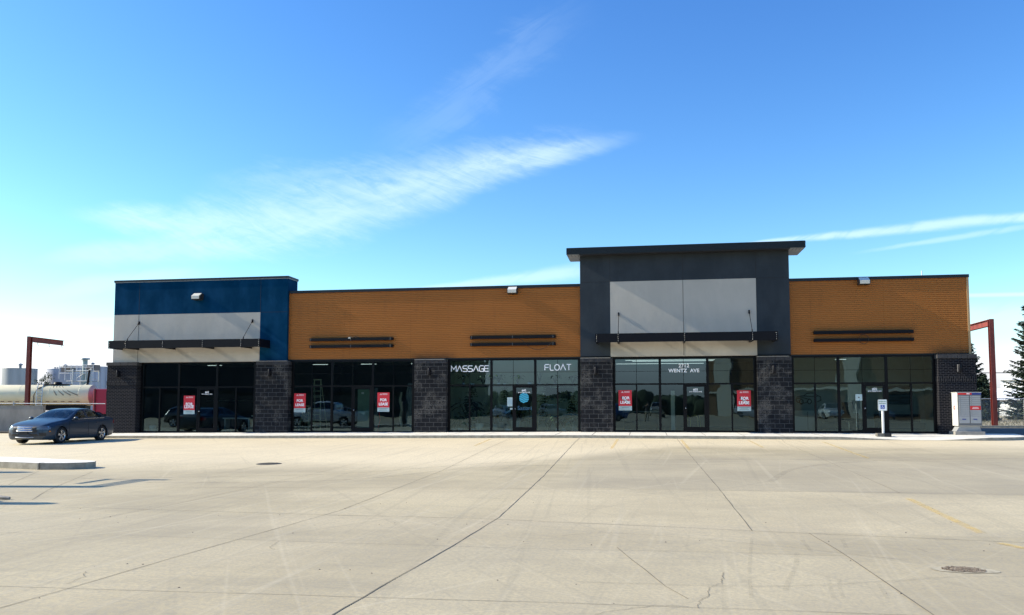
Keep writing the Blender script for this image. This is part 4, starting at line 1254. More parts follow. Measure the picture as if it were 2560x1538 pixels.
far_shop('shop_building', 'dark long building across the lot, mirrored in the left windows', -120, -25, -78, 11.5, M_oppd, [])
far_shop('shop_building', 'brown building with pale wall panels across the lot, mirrored in the right windows', 6.5, 54, -72, 8.6, M_tanw, [-22, -15, -5, 7], R(25))
hd = MB()
rnd = random.Random(8)
for k in range(60):
    x = -30 + k * .8; hd.ball((x, -96 + rnd.uniform(-2, 2), 1), 1.6, 1, 1, rnd.uniform(.9, 1.6), 6)
tag(hd.build('hedge', mat('hedge_leaves', (.035, .055, .025), .9, vary=.5, vscale=2), None), 'low dark hedge far across the lot', 'hedge')
# a light pole just left of the picture: its shadow reaches into the lot
M_pole = mat('dark_bronze_pole', (.05, .045, .04), .5, .3)
base = (-17.6, -23.2)
lp = thing('street_lamp', 'bronze lot lamp whose shadow falls across the concrete on the left', 'lamp', (base[0], base[1], lot(*base)))
MB().tube([(0, 0, 0), (0, 0, 4.35)], .17, 12).build('pole', M_pole, lp)
MB().lathe([(0, .5), (.26, .5), (.28, .45), (.28, 0)], (0, 0, 0), 'z', 20).build('base', M_kerb, lp)
for dx_ in (0, .09, .18): MB().tube([(dx_ - .05, 0, 4.25 + dx_ * .5), (dx_ - .05, 1.4, 4.3 + dx_ * .5)], .028, 6).build('arm', M_pole, lp)
MB().bbox(-.1, .3, 1.3, 1.46, 4.3, 4.55, .03).build('lamp_head', M_pole, lp)
MB().tube([(0, .55, 3.86), (0, 1.55, 3.86)], .05, 6).build('bracket', M_pole, lp)
MB().tube([(0, 1.45, 3.86), (0, 1.4, 4.3)], .02, 6).build('strut', M_pole, lp)
base = (-15.9, -25.6)
lp2 = thing('shadow_post', 'unseen dark post with a short cross piece, added to cast a shadow', 'post', (base[0], base[1], lot(*base)))  # post out of view, sized to throw its shadow across the lot
MB().lathe([(0, 3.95), (.08, 3.93), (.16, 3.8), (.16, 0)], (0, 0, 0), 'z', 16).build('post', M_pole, lp2)
MB().bbox(-.3, .3, .05, .35, 2.9, 3.1, .02).build('cross_piece', M_pole, lp2)
base = (-17.5, -20.1)
lp3 = thing('shadow_stub', 'stout unseen post added for the shadow it casts near the island tip', 'post', (base[0], base[1], lot(*base)))  # unseen post added for the short shadow beside the island
MB().lathe([(0, 1.9), (.12, 1.87), (.2, 1.7), (.2, 0)], (0, 0, 0), 'z', 16).build('post', M_pole, lp3)
MB().bbox(-.3, .3, -.1, .1, 0, .1, .02).build('foot', M_kerb, lp3)

# ------------------------------------------------------------------ traffic island on the left
isl = [(-30, -14.6), (-17.2, -17.25), (-14.3, -18.25), (-13.72, -18.5), (-13.58, -18.75), (-13.68, -19.0), (-14.1, -19.2), (-14.75, -19.25), (-16.8, -18.7), (-30, -15.9)]
hI = .16


def isl_mesh(poly, z0, z1):
    mb = MB(); n = len(poly)
    mb.add([(x, y, lot(x, y) + z0) for x, y in poly] + [(x, y, lot(x, y) + z1) for x, y in poly], [tuple(range(n, 2 * n))] + [(i, (i + 1) % n, n + (i + 1) % n, n + i) for i in range(n)])
    return mb


struct(isl_mesh(isl, -.05, hI).build('kerb', M_kerb), 'grey kerb ring of the low traffic island on the left')
inner = [(x + (-.12 if x > -14.5 else 0), y + (.10 if y < -18.0 else (.0 if y > -16 else -.02))) for x, y in isl]
mi = MB(); n = len(isl); mi.add([(x, y, lot(x, y) + hI + .004) for x, y in isl], [tuple(range(n))])
struct(mi.build('traffic_island', M_walk), 'pale concrete top of the low traffic island on the left')
jm = MB()
for x in (-14.70,):
    jm.box(x - .01, x + .01, -19.26, -19.1, lot(x, -19) + .0, lot(x, -19) + hI + .006)
struct(jm.build('kerb_joint', M_joint))

# ------------------------------------------------------------------ accessible parking sign
px_, py_ = 9.60, -2.05; zg = zs(px_) - .075
t = thing('parking_sign', 'white accessible parking sign on a post in a dark rubber block', 'sign', (px_, py_, zg))
MB().bbox(-.27, .0, -.17, .17, 0, .145, .02).build('base_block', mat('grey_rubber', (.16, .15, .13), .85, vary=.3, vscale=8), t)
MB().bbox(.0, .27, -.17, .17, 0, .150, .02).build('base_block', M_blackp, t)
MB().tube([(0, 0, .1), (0, 0, 1.36)], .048, 14).build('post', M_whitem, t)


def round_rect(w_, h_, r, n=6):
    P = []
    for cx_, cz_, a0 in ((w_ / 2 - r, h_ / 2 - r, 0), (-w_ / 2 + r, h_ / 2 - r, 90), (-w_ / 2 + r, -h_ / 2 + r, 180), (w_ / 2 - r, -h_ / 2 + r, 270)):
        for k in range(n + 1): a = R(a0 + 90 * k / n); P.append((cx_ + r * math.cos(a), cz_ + r * math.sin(a)))
    return P


zc = 1.29
pl = MB().prism([(x - .015, z + zc) for x, z in round_rect(.345, .46, .04)], 'y', -.060, -.052).build('sign_plate', M_white, t)
M_green = mat('sign_green', (.02, .16, .10), .5); M_sblue = mat('sign_blue', (.01, .06, .38), .5)
bd = MB(); rr = round_rect(.325, .44, .034)
for i in range(len(rr)):
    a, b_ = rr[i], rr[(i + 1) % len(rr)]; bd.tube([(a[0] - .015, -.061, a[1] + zc), (b_[0] - .015, -.061, b_[1] + zc)], .0028, 4)
bd.build('border', M_green, pl)
text_mesh('sign_text', 'RESERVED', .066, (-.015, -.062, zc + .145), M_green, pl, .0006)
text_mesh('sign_text', 'PARKING', .066, (-.015, -.062, zc + .065), M_green, pl, .0006)
MB().box(-.095, .065, -.064, -.0605, zc - .155, zc + .0).build('blue_square', M_sblue, pl)
ic = MB(); u0, v0 = -.02, zc - .14
ic.ball((u0, -.068, v0 + .115), .0125, 1, .3, 1, 8)
strip_mesh(ic, [(u0, v0 + .10), (u0 + .002, v0 + .055), (u0 + .036, v0 + .055), (u0 + .048, v0 + .018)], .011, -.068)
strip_mesh(ic, [(u0, v0 + .078), (u0 + .028, v0 + .078)], .009, -.068)
strip_mesh(ic, [(u0 + .002 + .036 * math.cos(a), v0 + .044 + .036 * math.sin(a)) for a in [R(120 + 20 * k) for k in range(12)]], .009, -.068)
ic.build('wheelchair_symbol', M_white, pl)

# ------------------------------------------------------------------ community mailbox
mx, my = 13.28, -.62; zg = zs(mx) + .0
t = thing('community_mailbox', 'grey community mailbox cabinet with red trim beside the right brick pillar', 'mailbox', (mx, my, zg - .01), R(0))
M_mdark = mat('mailbox_gap', (.13, .135, .14), .6)
M_mgrey = mat('mailbox_grey', (.34, .35, .355), .45, .1, vary=.06, vscale=4)
M_mside = mat('mailbox_side', (.60, .60, .57), .5, vary=.08, vscale=6)
M_mred = mat('mailbox_red', (.65, .02, .025), .45); M_mblue = mat('mailbox_blue', (.02, .04, .22), .45)
MB().bbox(-.60, .55, -.45, .40, -.04, .135, .02).build('concrete_pad', M_cap, t)
MB().prism([(-.50, .136), (.47, .136), (.40, .36), (-.36, .36)], 'y', -.28, .22).build('pedestal', M_mgrey, t)
MB().bbox(-.45, .47, -.36, .26, .36, 1.745, .018).build('cabinet', M_mside, t)
MB().bbox(-.445, .465, -.385, -.361, .375, 1.735, .01).build('door_frame', M_mdark, t)
for c0, c1 in ((-.40, -.01), (.03, .43)):
    z = .47
    rows = [.30] + [.085] * 11 if c0 < 0 else [.30] + [.085] * 3 + [.17] + [.085] * 6
    for k, h_ in enumerate(rows):
        lab = (c0 > 0 and h_ > .1 and k > 0)
        o = MB().bbox(c0, c1, -.397, -.3855, z + .006, z + h_ - .006, .004)
        if z + h_ > 1.66: break
        o = o.build('compartment_door', M_mred if lab else M_mgrey, t)
        MB().lathe([(0, -.006), (.010, -.005), (.011, 0)], (c0 + .05, -.397, z + h_ * .5), 'y', 8).build('lock', M_blackp, o)
        if lab:
            MB().box(c0 + .09, c1 - .09, -.4005, -.398, z + .10, z + .115).box(c0 + .07, c1 - .07, -.4005, -.398, z + .05, z + .065).build('label_strip', M_white, o)
        if k == 0:
            MB().box(c0 + .10, c0 + .25, -.4005, -.398, z + .15, z + .19).build('label_strip', M_mblue, o)
        z += h_
rs_ = MB().box(-.44, .10, -.391, -.3855, 1.655, 1.73).build('header_strip', M_mred, t)
MB().box(.101, .46, -.391, -.3855, 1.655, 1.73).build('header_strip', M_mblue, t)
MB().box(-.10, .02, -.394, -.3915, 1.675, 1.71).build('header_mark', M_white, rs_)
tg = MB().lathe([(.05, 0), (.085, 0), (.085, .004), (.05, .004)], (-.456, -.02, 1.12), 'x', 20).build('round_mark', M_mred, t)
hd_ = MB().box(-.47, .49, -.375, .275, 1.745, 1.765).build('top_lid', M_mside, t)

# ------------------------------------------------------------------ rusty red steel gallows, left and right
def gallows(label, loc, h, arm, rz, hooks):
    t = thing('steel_gallows', label, 'steel post', loc, rz, 'rust red steel posts with one arm')

    def ibeam(mb, p0, p1, wd, dp, up):
        p0, p1 = Vector(p0), Vector(p1); d = (p1 - p0).normalized(); s = d.cross(Vector(up)).normalized(); u = s.cross(d)
        for (a0, a1, b0, b1) in ((-wd / 2, wd / 2, -dp / 2, -dp / 2 + .03), (-wd / 2, wd / 2, dp / 2 - .03, dp / 2), (-.015, .015, -dp / 2 + .03, dp / 2 - .03)):
            c = [p0 + s * a0 + u * b0, p0 + s * a1 + u * b0, p0 + s * a1 + u * b1, p0 + s * a0 + u * b1]
            mb.add([tuple(q) for q in c] + [tuple(q + (p1 - p0)) for q in c], [(0, 1, 2, 3), (7, 6, 5, 4), (0, 4, 5, 1), (1, 5, 6, 2), (2, 6, 7, 3), (3, 7, 4, 0)])
        return mb
    ibeam(MB(), (0, 0, 0), (0, 0, h), .26, .30, (0, 1, 0)).build('upright', M_rust, t)
    ibeam(MB(), (0, .10, h - .21), (0, arm, h - .21), .26, .40, (0, 0, 1)).build('arm', M_rust, t)
    if hooks:
        hb = MB()
        for y in (.9, 2.2, arm - .15): hb.tube([(0, y, h - .41), (0, y, h - .55), (.06, y, h - .62), (.0, y, h - .68)], .022, 5)
        hb.build('hook', M_navy, t)
    return t


gallows('rust red steel post and arm standing behind the low concrete wall', (-46.3, 17.2, -.4), 6.85, 3.9, R(4), True)
gallows('rust red steel post and arm right of the shops by the fence', (21.0, 16.1, -.3), 6.78, 3.9, R(-2), False)

# ------------------------------------------------------------------ left background
wl = thing('concrete_wall', 'low grey concrete wall behind the parked sedan', 'wall', (-44, 5.7, 0))
MB().box(-30, 8.7, -.1, .1, -.7, 1.17).build('wall_panel', mat('weathered_concrete', (.30, .285, .26), .9, vary=.4, vscale=.8, stretch=(1, 1, .5), bump=.4, bscale=15), wl)
MB().box(-30.02, 8.72, -.12, .12, 1.172, 1.20).build('coping', M_kerb, wl)
pr_ = thing('pipe_railing', 'thin pale pipe railing running behind the low concrete wall', 'railing', (-44, 8.0, 0))
MB().tube([(-30, 0, 1.42), (11, 0, 1.30)], .03, 6).tube([(11.4, 0, 1.52), (22, 0, 1.46)], .03, 6).build('rail', M_steelw, pr_)
for x in (-24, -18, -12, -6, -1.2, 4.6, 11.2, 16.5, 22): MB().tube([(x, 0, -.4), (x, 0, 1.45 if x != -1.2 else 1.95)], .035, 6).build('post', M_steelw, pr_)
# silos
M_silo = mat('silo_steel', (.40, .42, .43), .5, .35, vary=.3, vscale=.6, stretch=(1, 1, .15))
M_silo2 = mat('silo_white_steel', (.46, .47, .53), .5, .15, vary=.2, vscale=.5, stretch=(1, 1, .15))


def silo(label, cx_, cy_, r, z1, m_, ribs=False, hat=0.):
    t = thing('storage_silo', label, 'silo', (cx_, cy_, -.4), 0, 'storage silos behind the tanker')
    prof = [(r, 0), (r, z1 + .4)]
    MB().lathe(prof, (0, 0, 0), 'z', 56).build('shell', m_, t)
    MB().lathe([(r + .03, z1 + .36), (r + .05, z1 + .42), (r * .3, z1 + .42 + hat), (0, z1 + .42 + hat)], (0, 0, 0), 'z', 48).build('roof', m_, t)
    sb = MB()
    if ribs:
        for k in range(40):
            a = 2 * math.pi * k / 40; sb.tube([((r + .03) * math.cos(a), (r + .03) * math.sin(a), 0), ((r + .03) * math.cos(a), (r + .03) * math.sin(a), z1 + .35)], .05, 4, False)
        sb.build('rib', m_, t)
    else:
        for z in (z1 * .35, z1 * .68): sb.lathe([(r + .004, z), (r + .035, z + .03), (r + .004, z + .06)], (0, 0, 0), 'z', 48)
        sb.build('hoop', m_, t)
    v = MB().lathe([(.16, 0), (.16, .4), (.3, .42), (.3, .6), (.0, .7)], (r * .45, -r * .5, z1 + .4), 'z', 12).build('vent', M_silo, t)
    return t


silo('grey steel silo behind the left rust red post', -84.76, 60.58, 2.1, 6.2, M_silo)
silo('smooth pale lilac grey silo at the middle of the tank yard', -82.32, 66.05, 2.2, 6.35, M_silo2)
silo('widest ribbed silo with a high rim behind the tank yard', -88.9, 80.2, 5.1, 7.3, M_silo2, True)
# catwalk tower with a stack
t = thing('stack_tower', 'lattice catwalk tower carrying a pale stack beside the silos', 'tower', (-76.4, 62.6, -.4))
MB().tube([(0, 0, 2), (0, 0, 7.9)], .33, 14).lathe([(.62, 7.9), (.62, 8.1), (.33, 8.12)], (0, 0, 0), 'z', 14).build('stack', mat('stack_grey_green', (.38, .45, .42), .6, .2, vary=.3, vscale=2), t)
lt = MB()
for x in (-1.2, 1.6):
    for y in (-.8, .8): lt.tube([(x, y, 0), (x, y, 6.6)], .09, 5)
for z in (1.5, 3.2, 4.9, 6.3):
    for y in (-.8, .8): lt.tube([(-2.2 if z > 4 else -1.2, y, z), (1.9, y, z)], .06, 5)
for z in (1.5, 3.2, 4.9): lt.tube([(-1.2, -.8, z), (1.6, -.8, z + 1.7)], .05, 5).tube([(1.6, .8, z), (-1.2, .8, z + 1.7)], .05, 5)
lt.build('lattice', mat('pale_steelwork', (.5, .52, .52), .6, .3), t)
rl = MB()
for z in (6.0, 6.8, 7.1): rl.tube([(-3.3, -.8, z), (1.9, -.8, z)], .045, 5)
for x in (-3.3, -2.4, -1.5, -.6, .8, 1.9): rl.tube([(x, -.8, 5.0 if x > -2.5 else 5.2), (x, -.8, 7.1)], .035, 5)
rl.build('handrail', M_whitem, t)
MB().box(-3.3, -1.9, -.5, .6, 6.2, 6.95).box(.7, 1.9, -.4, .6, 6.4, 7.15).build('motor_box', mat('brown_motor', (.16, .14, .13), .7), t)
MB().tube([(1.4, -.9, 1), (1.2, -.95, 2.2), (1.55, -.9, 3.2), (1.2, -.95, 4.2), (1.4, -.9, 6.4)], .14, 6).build('pipe_run', M_navy, t)
# tanker with ladder, standing in front of the silos
t = thing('tanker_trailer', 'long cream cylindrical tanker parked behind the low wall', 'tanker', (-68.5, 33.4, -.4), math.atan2(1.6, 9.6))
M_cream = mat('cream_tank_paint', (.90, .78, .50), .5, .0, vary=.12, vscale=.8, stretch=(1, 1, 1))
rt_ = 1.04
MB().lathe([(.01, -13.3), (.5, -13.2), (.85, -12.95), (rt_, -12.6), (rt_, 13.9), (rt_ - .03, 14.0)], (0, 0, 2.6), 'x', 48).build('tank', M_cream, t)
MB().lathe([(rt_ - .005, 14.0), (.8, 14.15), (.4, 14.25), (.01, 14.28)], (0, 0, 2.6), 'x', 40).build('tank_end', mat('pinkish_tank_end', (.50, .40, .32), .6, vary=.2, vscale=2), t)
sb = MB()
for k in range(9): sb.lathe([(rt_ + .002, 0), (rt_ + .02, .03), (rt_ + .002, .06)], (-11 + k * 3, 0, 2.6), 'x', 40)
sb.build('weld_band', M_cream, t)
MB().box(-12, 13.5, -.5, .5, 1.1, 1.58).build('chassis', M_navy, t)
dm = MB()
for k in range(34): dm.box(-12 + k * .75, -11.65 + k * .75, -rt_ * .80 - .06, -rt_ * .80 - .035, 1.93, 1.99)
dm.build('reflector_dash', mat('dull_red_dash', (.22, .10, .07), .6), t)
ld = MB(); lx = 9.0
for dx_ in (0, .55): ld.tube([(lx + dx_, -1.28, .5), (lx + dx_, -1.20, 3.0), (lx + dx_ * .9, -.95, 3.75)], .04, 5)
for k in range(11): ld.tube([(lx, -1.25, .7 + k * .3), (lx + .55, -1.25, .7 + k * .3)], .03, 5)
ld.build('ladder', M_steelw, t)
MB().box(9.0, 11.6, -.45, .45, 3.66, 3.72).build('catwalk', M_navy, t)
for k in range(4): MB().tube([(10.4 + k * .2, -.1, 3.68), (10.3 + k * .3, -.62, 3.42), (10.6 + k * .5, -.98, 2.95), (10.9 + k * .7, -1.08, 2.6)], .045, 6).build('hose', mat('brown_hose', (.14, .11, .08), .7), t)
MB().tube([(9.6, -.3, 3.7), (8.9, -.95, 3.2), (8.6, -1.12, 2.5), (8.7, -1.1, 1.7)], .06, 6).build('hose', MATS['brown_hose'], t)
MB().lathe([(0, .35), (.35, .33), (.42, 0)], (10.4, 0, 3.6), 'z', 16).build('manhole_lid', M_navy, t)
for x in (-10, -8.6, -7.2, 10.2):
    for y in (-.9, .9): MB().lathe([(0, -.15), (.48, -.15), (.5, 0), (.48, .15), (0, .15)], (x, y, .5), 'y', 20).build('wheel', M_tyre, t)
t = thing('red_truck_cab', 'bright red truck cab half hidden by the left brick pillar', 'truck', (-53.0, 35.1, -.4), math.atan2(1.6, 9.6))
M_cred = mat('truck_red', (.42, .015, .04), .5, coat=.1)
MB().bbox(-.55, 2.2, -1.15, 1.15, .75, 3.2, .12).build('cab', M_cred, t)
MB().bbox(2.1, 3.6, -1.0, 1.0, .75, 2.1, .12).build('bonnet', M_cred, t)
MB().box(.75, 1.9, -1.17, -1.152, 2.15, 2.95).build('side_window', M_wglass, t)
MB().tube([(-.35, -1.2, .8), (-.35, -1.2, 3.2)], .10, 8).build('exhaust_pipe', mat('dark_red_pipe', (.16, .005, .01), .4), t)
for x in (0, 2.9):
    for y in (-1.0, 1.0): MB().lathe([(0, -.15), (.48, -.15), (.5, 0), (.48, .15), (0, .15)], (x, y, .5), 'y', 20).build('wheel', M_tyre, t)


# ------------------------------------------------------------------ plants
def leafmesh(mb, p, d, ln, wd, droop, rnd):
    """one bent blade"""
    p = Vector(p); d = Vector(d).normalized(); s = d.cross(Vector((0, 0, 1)));
    if s.length < .05: s = Vector((1, 0, 0))
    s.normalize(); vs = []
    for k in range(5):
        f = k / 4; q = p + d * ln * f + Vector((0, 0, -droop * f * f * ln)); w_ = wd * math.sin(math.pi * (f * .86 + .1))
        vs += [tuple(q - s * w_ / 2), tuple(q + s * w_ / 2)]
    mb.add(vs, [(2 * k, 2 * k + 1, 2 * k + 3, 2 * k + 2) for k in range(4)], True)


M_fol = [mat('spruce_needles', (.035, .062, .036), .85, vary=.45, vscale=2.5), mat('leaf_green', (.045, .095, .035), .5, vary=.4, vscale=6), mat('leaf_yellow_green', (.22, .26, .10), .5, vary=.3, vscale=6)]
M_bark = mat('bark', (.09, .065, .045), .95, vary=.5, vscale=5)


def spruce(label, x, y, h, r, seed, lean=0):
    rnd = random.Random(seed); t = thing('spruce_tree', label, 'tree', (x, y, -.4), 0, 'spruces behind the fenced yard')
    MB().tube([(0, 0, 0), (0, 0, h * .5), (0, 0, h * .97)], [.28, .16, .02], 8).build('trunk', M_bark, t)
    cr = MB(); z = .05 * h; lim = MB()
    while z < h * .985:
        f = 1 - z / h; br = r * (f ** .85) * rnd.uniform(.75, 1.1) + .08
        nb = int(9 + 9 * f)
        for k in range(nb):
            a = 6.283 * (k + rnd.random()) / nb; L = br * rnd.uniform(.55, 1.12); d = Vector((math.cos(a), math.sin(a), -.18 + .5 * (1 - f)))
            p0 = Vector((0, 0, z + rnd.uniform(-.12, .12))); tip = p0 + d * L + Vector((0, 0, .10 * L))
            mid = p0 + d * L * .6 + Vector((0, 0, -.05 * L))
            if L > .6: lim.tube([tuple(p0), tuple(mid), tuple(tip)], [.035, .02, .008], 4, False)
            n = int(L * 26) + 8
            for i in range(n):
                g = .15 + .85 * (i + rnd.random()) / n
                q = (p0.lerp(mid, g / .6) if g < .6 else mid.lerp(tip, (g - .6) / .4))
                sp = .46 * (1 - g * .5) * (.5 + .5 * min(1, L))
                side = Vector((-d.y, d.x, 0)).normalized() * rnd.choice((-1, 1))
                e = (side * rnd.uniform(.3, 1) + d * rnd.uniform(.3, .9) + Vector((0, 0, rnd.uniform(-.75, .15)))).normalized() * sp * rnd.uniform(.7, 1.5)
                w_ = Vector((rnd.uniform(-1, 1), rnd.uniform(-1, 1), rnd.uniform(-.5, .5))).normalized() * sp * .22
                cr.add([tuple(q - w_), tuple(q + w_), tuple(q + e * .6 + w_ * 1.1), tuple(q + e), tuple(q + e * .6 - w_ * 1.1)], [(0, 1, 2, 3, 4)])
        z += h * .020 + .06
    lim.build('limbs', M_bark, t); cr.build('crown', M_fol[0], t)
    return t


spruce('tall spruce at the right edge of the picture', 36.3, 44.6, 13.6, 3.6, 1)
spruce('dark spruce half hidden behind the right brick pillar', 28.0, 38.8, 7.6, 2.2, 2)
spruce('small spruce between the brick pillar and the red steel post', 28.9, 38.0, 4.4, 1.5, 5)
sc_ = MB(); rnd = random.Random(9)
t = thing('small_tree', 'sparse young tree standing behind the cream tanker', 'tree', (-68.0, 45.1, -.4))
MB().tube([(0, 0, 0), (.1, 0, 3), (0, 0, 5.2)], [.08, .05, .02], 6).tube([(.05, 0, 3.2), (-1.0, 0, 4.3)], .03, 5).tube([(.05, 0, 3.6), (.5, 0, 5.0)], .03, 5).build('trunk', M_bark, t)
for c in ((-.9, 0, 4.3, .5), (.3, 0, 5.0, .55), (-.2, 0, 4.6, .35), (-.7, 0, 3.8, .4), (.2, .1, 4.2, .3)):
    for k in range(70):
        q = Vector((rnd.gauss(0, 1), rnd.gauss(0, 1), rnd.gauss(0, .6))) * c[3] * .55 + Vector(c[:3]); leafmesh(sc_, q, (rnd.uniform(-1, 1), rnd.uniform(-1, 1), rnd.uniform(-.6, .4)), .26, .1, .4, rnd)
sc_.build('crown', M_fol[1], t)

# ------------------------------------------------------------------ right background
f = thing('chain_link_fence', 'chain link fence across the dry yard right of the shops', 'fence', (14.5, 18.0, -.2))
pm = M_steelw
MB().tube([(0, 0, 1.82), (38, 0, 1.82)], .028, 6).build('top_rail', pm, f)
for k in range(14): MB().tube([(k * 2.9 + .3, 0, 0), (k * 2.9 + .3, 0, 1.86)], .03, 6).build('post', pm, f)
wm_ = MB(); st_ = .11
for k in range(int(38 / st_)):
    x = k * st_
    for s in (1, -1):
        xa, xb = (x, x + 1.8) if s > 0 else (x + 1.8, x)
        if max(xa, xb) > 38: continue
        d = Vector((xb - xa, 0, 1.8)).normalized(); nn = Vector((-d.z, 0, d.x)) * .0035
        wm_.add([(xa + nn.x, .0, nn.z + .01), (xb + nn.x, .0, 1.8 + nn.z), (xb - nn.x, .004, 1.8 - nn.z), (xa - nn.x, .004, .01 - nn.z)], [(0, 1, 2, 3)])
wm_.build('wire_mesh', pm, f)
for z in (1.95, 2.08, 2.21): pass
brb = MB()
for dz in (.0, .12, .24): brb.tube([(9.5, 12, 1.55 + dz), (38, 12, 1.55 + dz)], .018, 4)
brb.tube([(9.5, 12, 0), (9.5, 12, 1.95)], .05, 6)
f2 = thing('wire_fence', 'three strand wire fence further back in the yard', 'fence', (14.5, 18, -.2))
brb.build('strand', M_navy, f2)
for k in range(7): MB().tube([(10 + k * 4.3, 12, 0), (10 + k * 4.3, 12, 1.95)], .06, 6).build('post', M_whitem, f2)


def shed(name, label, x0, x1, y0, y1, h, roofh, wallm, roofm, win=0):
    t = thing(name, label, 'building', ((x0 + x1) / 2, y0, -.3), R(-30)); lx = (x1 - x0) / 2; d = y1 - y0
    MB().box(-lx, lx, 0, d, 0, h).build('wall', wallm, t)
    MB().prism([(-.4, h), (d + .4, h), (d / 2, h + roofh)], 'x', -lx - .3, lx + .3).build('roof', roofm, t)
    for k in range(win):
        w_ = MB().box(-lx + 1.5 + k * 4, -lx + 3.0 + k * 4, -.04, -.002, 1.2, 2.1).build('window', M_wglass, t)
    return t


M_wwall = mat('white_siding', (.86, .86, .84), .7, vary=.05, vscale=1); M_wroof = mat('pale_metal_roof', (.86, .86, .84), .5, .0)
shed('shed', 'long white shed with a pale metal roof behind the yard', 38.0, 80, 62, 78, 2.1, 1.6, M_wwall, M_wroof, 3)
shed('warehouse', 'white warehouse rising behind the pale metal shed roof', 52, 96, 88, 112, 5.4, .5, M_wwall, M_wroof, 0)
shed('cabin', 'low dark cabin behind the small spruce', 31.5, 34.5, 60, 64, 1.7, .5, mat('brown_cabin', (.12, .07, .05), .8), M_flash, 1)
ug = MB(); rnd = random.Random(31)
for (x, y, r, c) in ((25.6, 33, .7, 60), (26.6, 34, .6, 50), (38.5, 49, 1.3, 140), (41, 52, 1.2, 100), (34, 52, 1.0, 80)):
    pass
for i, (x, y, r) in enumerate(((26.2, 34, .8), (33.6, 47, 1.3), (36.2, 50, 1.0))):
    t = thing('bush', ['pale grey green bush behind the fence near the mailbox', 'blue grey bush below the tall spruce', 'rounded dull bush further right below the tall spruce'][i], 'bush', (x, y, -.15))
    MB().tube([(0, 0, 0), (0, 0, r)], .05, 5).build('stem', M_bark, t)
    lf = MB()
    for k in range(500):
        a = rnd.uniform(0, 6.28); q = rnd.random() ** .4; z = abs(rnd.gauss(0, .6)) * r + .1
        leafmesh(lf, (r * q * math.cos(a), r * q * math.sin(a), z), (math.cos(a), math.sin(a), .6), .22, .09, .4, rnd)
    lf.build('foliage', mat('blue_grey_leaf', (.10, .13, .10), .8, vary=.3, vscale=3), t)
tf = MB(); rnd = random.Random(77)
for k in range(2600):
    x = rnd.uniform(15, 44); y = rnd.uniform(16.1, 40); 
    for b_ in range(2):
        a = rnd.uniform(0, 6.28); h_ = rnd.uniform(.06, .24); w_ = .02
        tf.add([(x - w_, y, -.16), (x + w_, y, -.16), (x + .08 * math.cos(a), y + .08 * math.sin(a), -.15 + h_)], [(0, 1, 2)])
tag(tf.build('grass', M_grass), 'tufts of dry grass across the yard', None, None, 'stuff')
# power line
pwr = thing('power_line', 'thin power line crossing the sky above the white shed', 'cable', (0, 80, 0))
MB().tube([(34, 0, 5.6), (60, 0, 5.5), (90, 0, 5.8)], .05, 4).build('wire', M_navy, pwr)
for x in (60, 90): MB().tube([(x, 0.2, -.4), (x, .2, 7)], .14, 6).build('pole', M_bark, pwr)


# ------------------------------------------------------------------ posters in the windows
def poster(label, X, Z, leased=False, big=False):
    t = thing('lease_poster', label, 'poster', (X, -.012, Z), 0, 'red lease posters in the shop windows')
    MB().box(-.30, .30, -.004, .004, -.26, .46).build('red_panel', M_red, t)
    MB().box(-.295, .30, -.0038, .0038, -.46, -.2605).build('lower_panel', M_teal, t)
    lg = MB()
    lg.add([(-.19, -.006, .34), (-.06, -.006, .34), (-.125, -.006, .425)], [(0, 1, 2)])
    lg.box(-.05, .20, -.006, -.0045, .385, .415).box(-.05, .20, -.006, -.0045, .345, .37)
    lg.build('logo_mark', mat('logo_pale', (.75, .45, .45), .6), t)
    s = .175 if not big else .2
    text_mesh('poster_lettering', 'FOR', s, (.03 if leased else 0, -.0065, .10 if not big else .03), M_white, t, .006)
    text_mesh('poster_lettering', 'LEASE', s, (0, -.0065, -.10), M_white, t, .006)
    sb = MB()
    for z, w_ in ((-.30, .24), (-.335, .16), (-.40, .2)): sb.box(-w_, w_, -.0055, -.004, z - .008, z + .008)
    sb.build('small_print', mat('print_green', (.12, .2, .19), .7), t)
    if leased:
        a = R(-40); c, s_ = math.cos(a), math.sin(a)
        q = [(-.24, -.055), (.24, -.055), (.24, .055), (-.24, .055)]
        MB().add([(x * c - z * s_ + .01, -.0075, x * s_ + z * c + .0) for x, z in q], [(0, 1, 2, 3)]).build('sticker', mat('dark_red_sticker', (.10, .01, .015), .5), t)
        text_mesh('sticker_lettering', 'LEASED', .105, (.01, -.0095, .0), M_white, t, .002, tilt=a)
    return t


poster('red for lease poster in the black far left shop window', -22.457, 1.226, big=True)
poster('red for lease poster in front of the step ladder', -16.60, 1.323)
poster('red for lease poster in front of the hanging sheets', -12.354, 1.359)
poster('red poster with leased sticker left of the 2712 lettering', -.876, 1.434, True)
poster('red poster with leased sticker beside the last block pillar', 4.362, 1.411, True)
t = thing('notice', 'small white notice taped left of the Satori door', 'notice', (-6.183, -.012, 1.365))
MB().box(-.15, .15, -.003, .003, -.21, .21).build('sheet', M_teal, t)
nb = MB(); [nb.box(-.10, .10, -.005, -.0035, z, z + .012) for z in (-.1, -.05, 0, .05, .12)]; nb.build('print', mat('notice_blue', (.15, .3, .45), .7), t)
MB().box(-.02, .13, -.003, .003, -.36, -.28).build('card', M_teal, t)

# ------------------------------------------------------------------ inside the shops
M_alum = mat('pale_ladder', (.62, .60, .42), .5)
M_pot = mat('white_pot', (.78, .77, .72), .5); M_potg = mat('grey_pot', (.40, .42, .42), .6); M_wood = mat('pale_wood', (.46, .34, .20), .6, vary=.2, vscale=6)


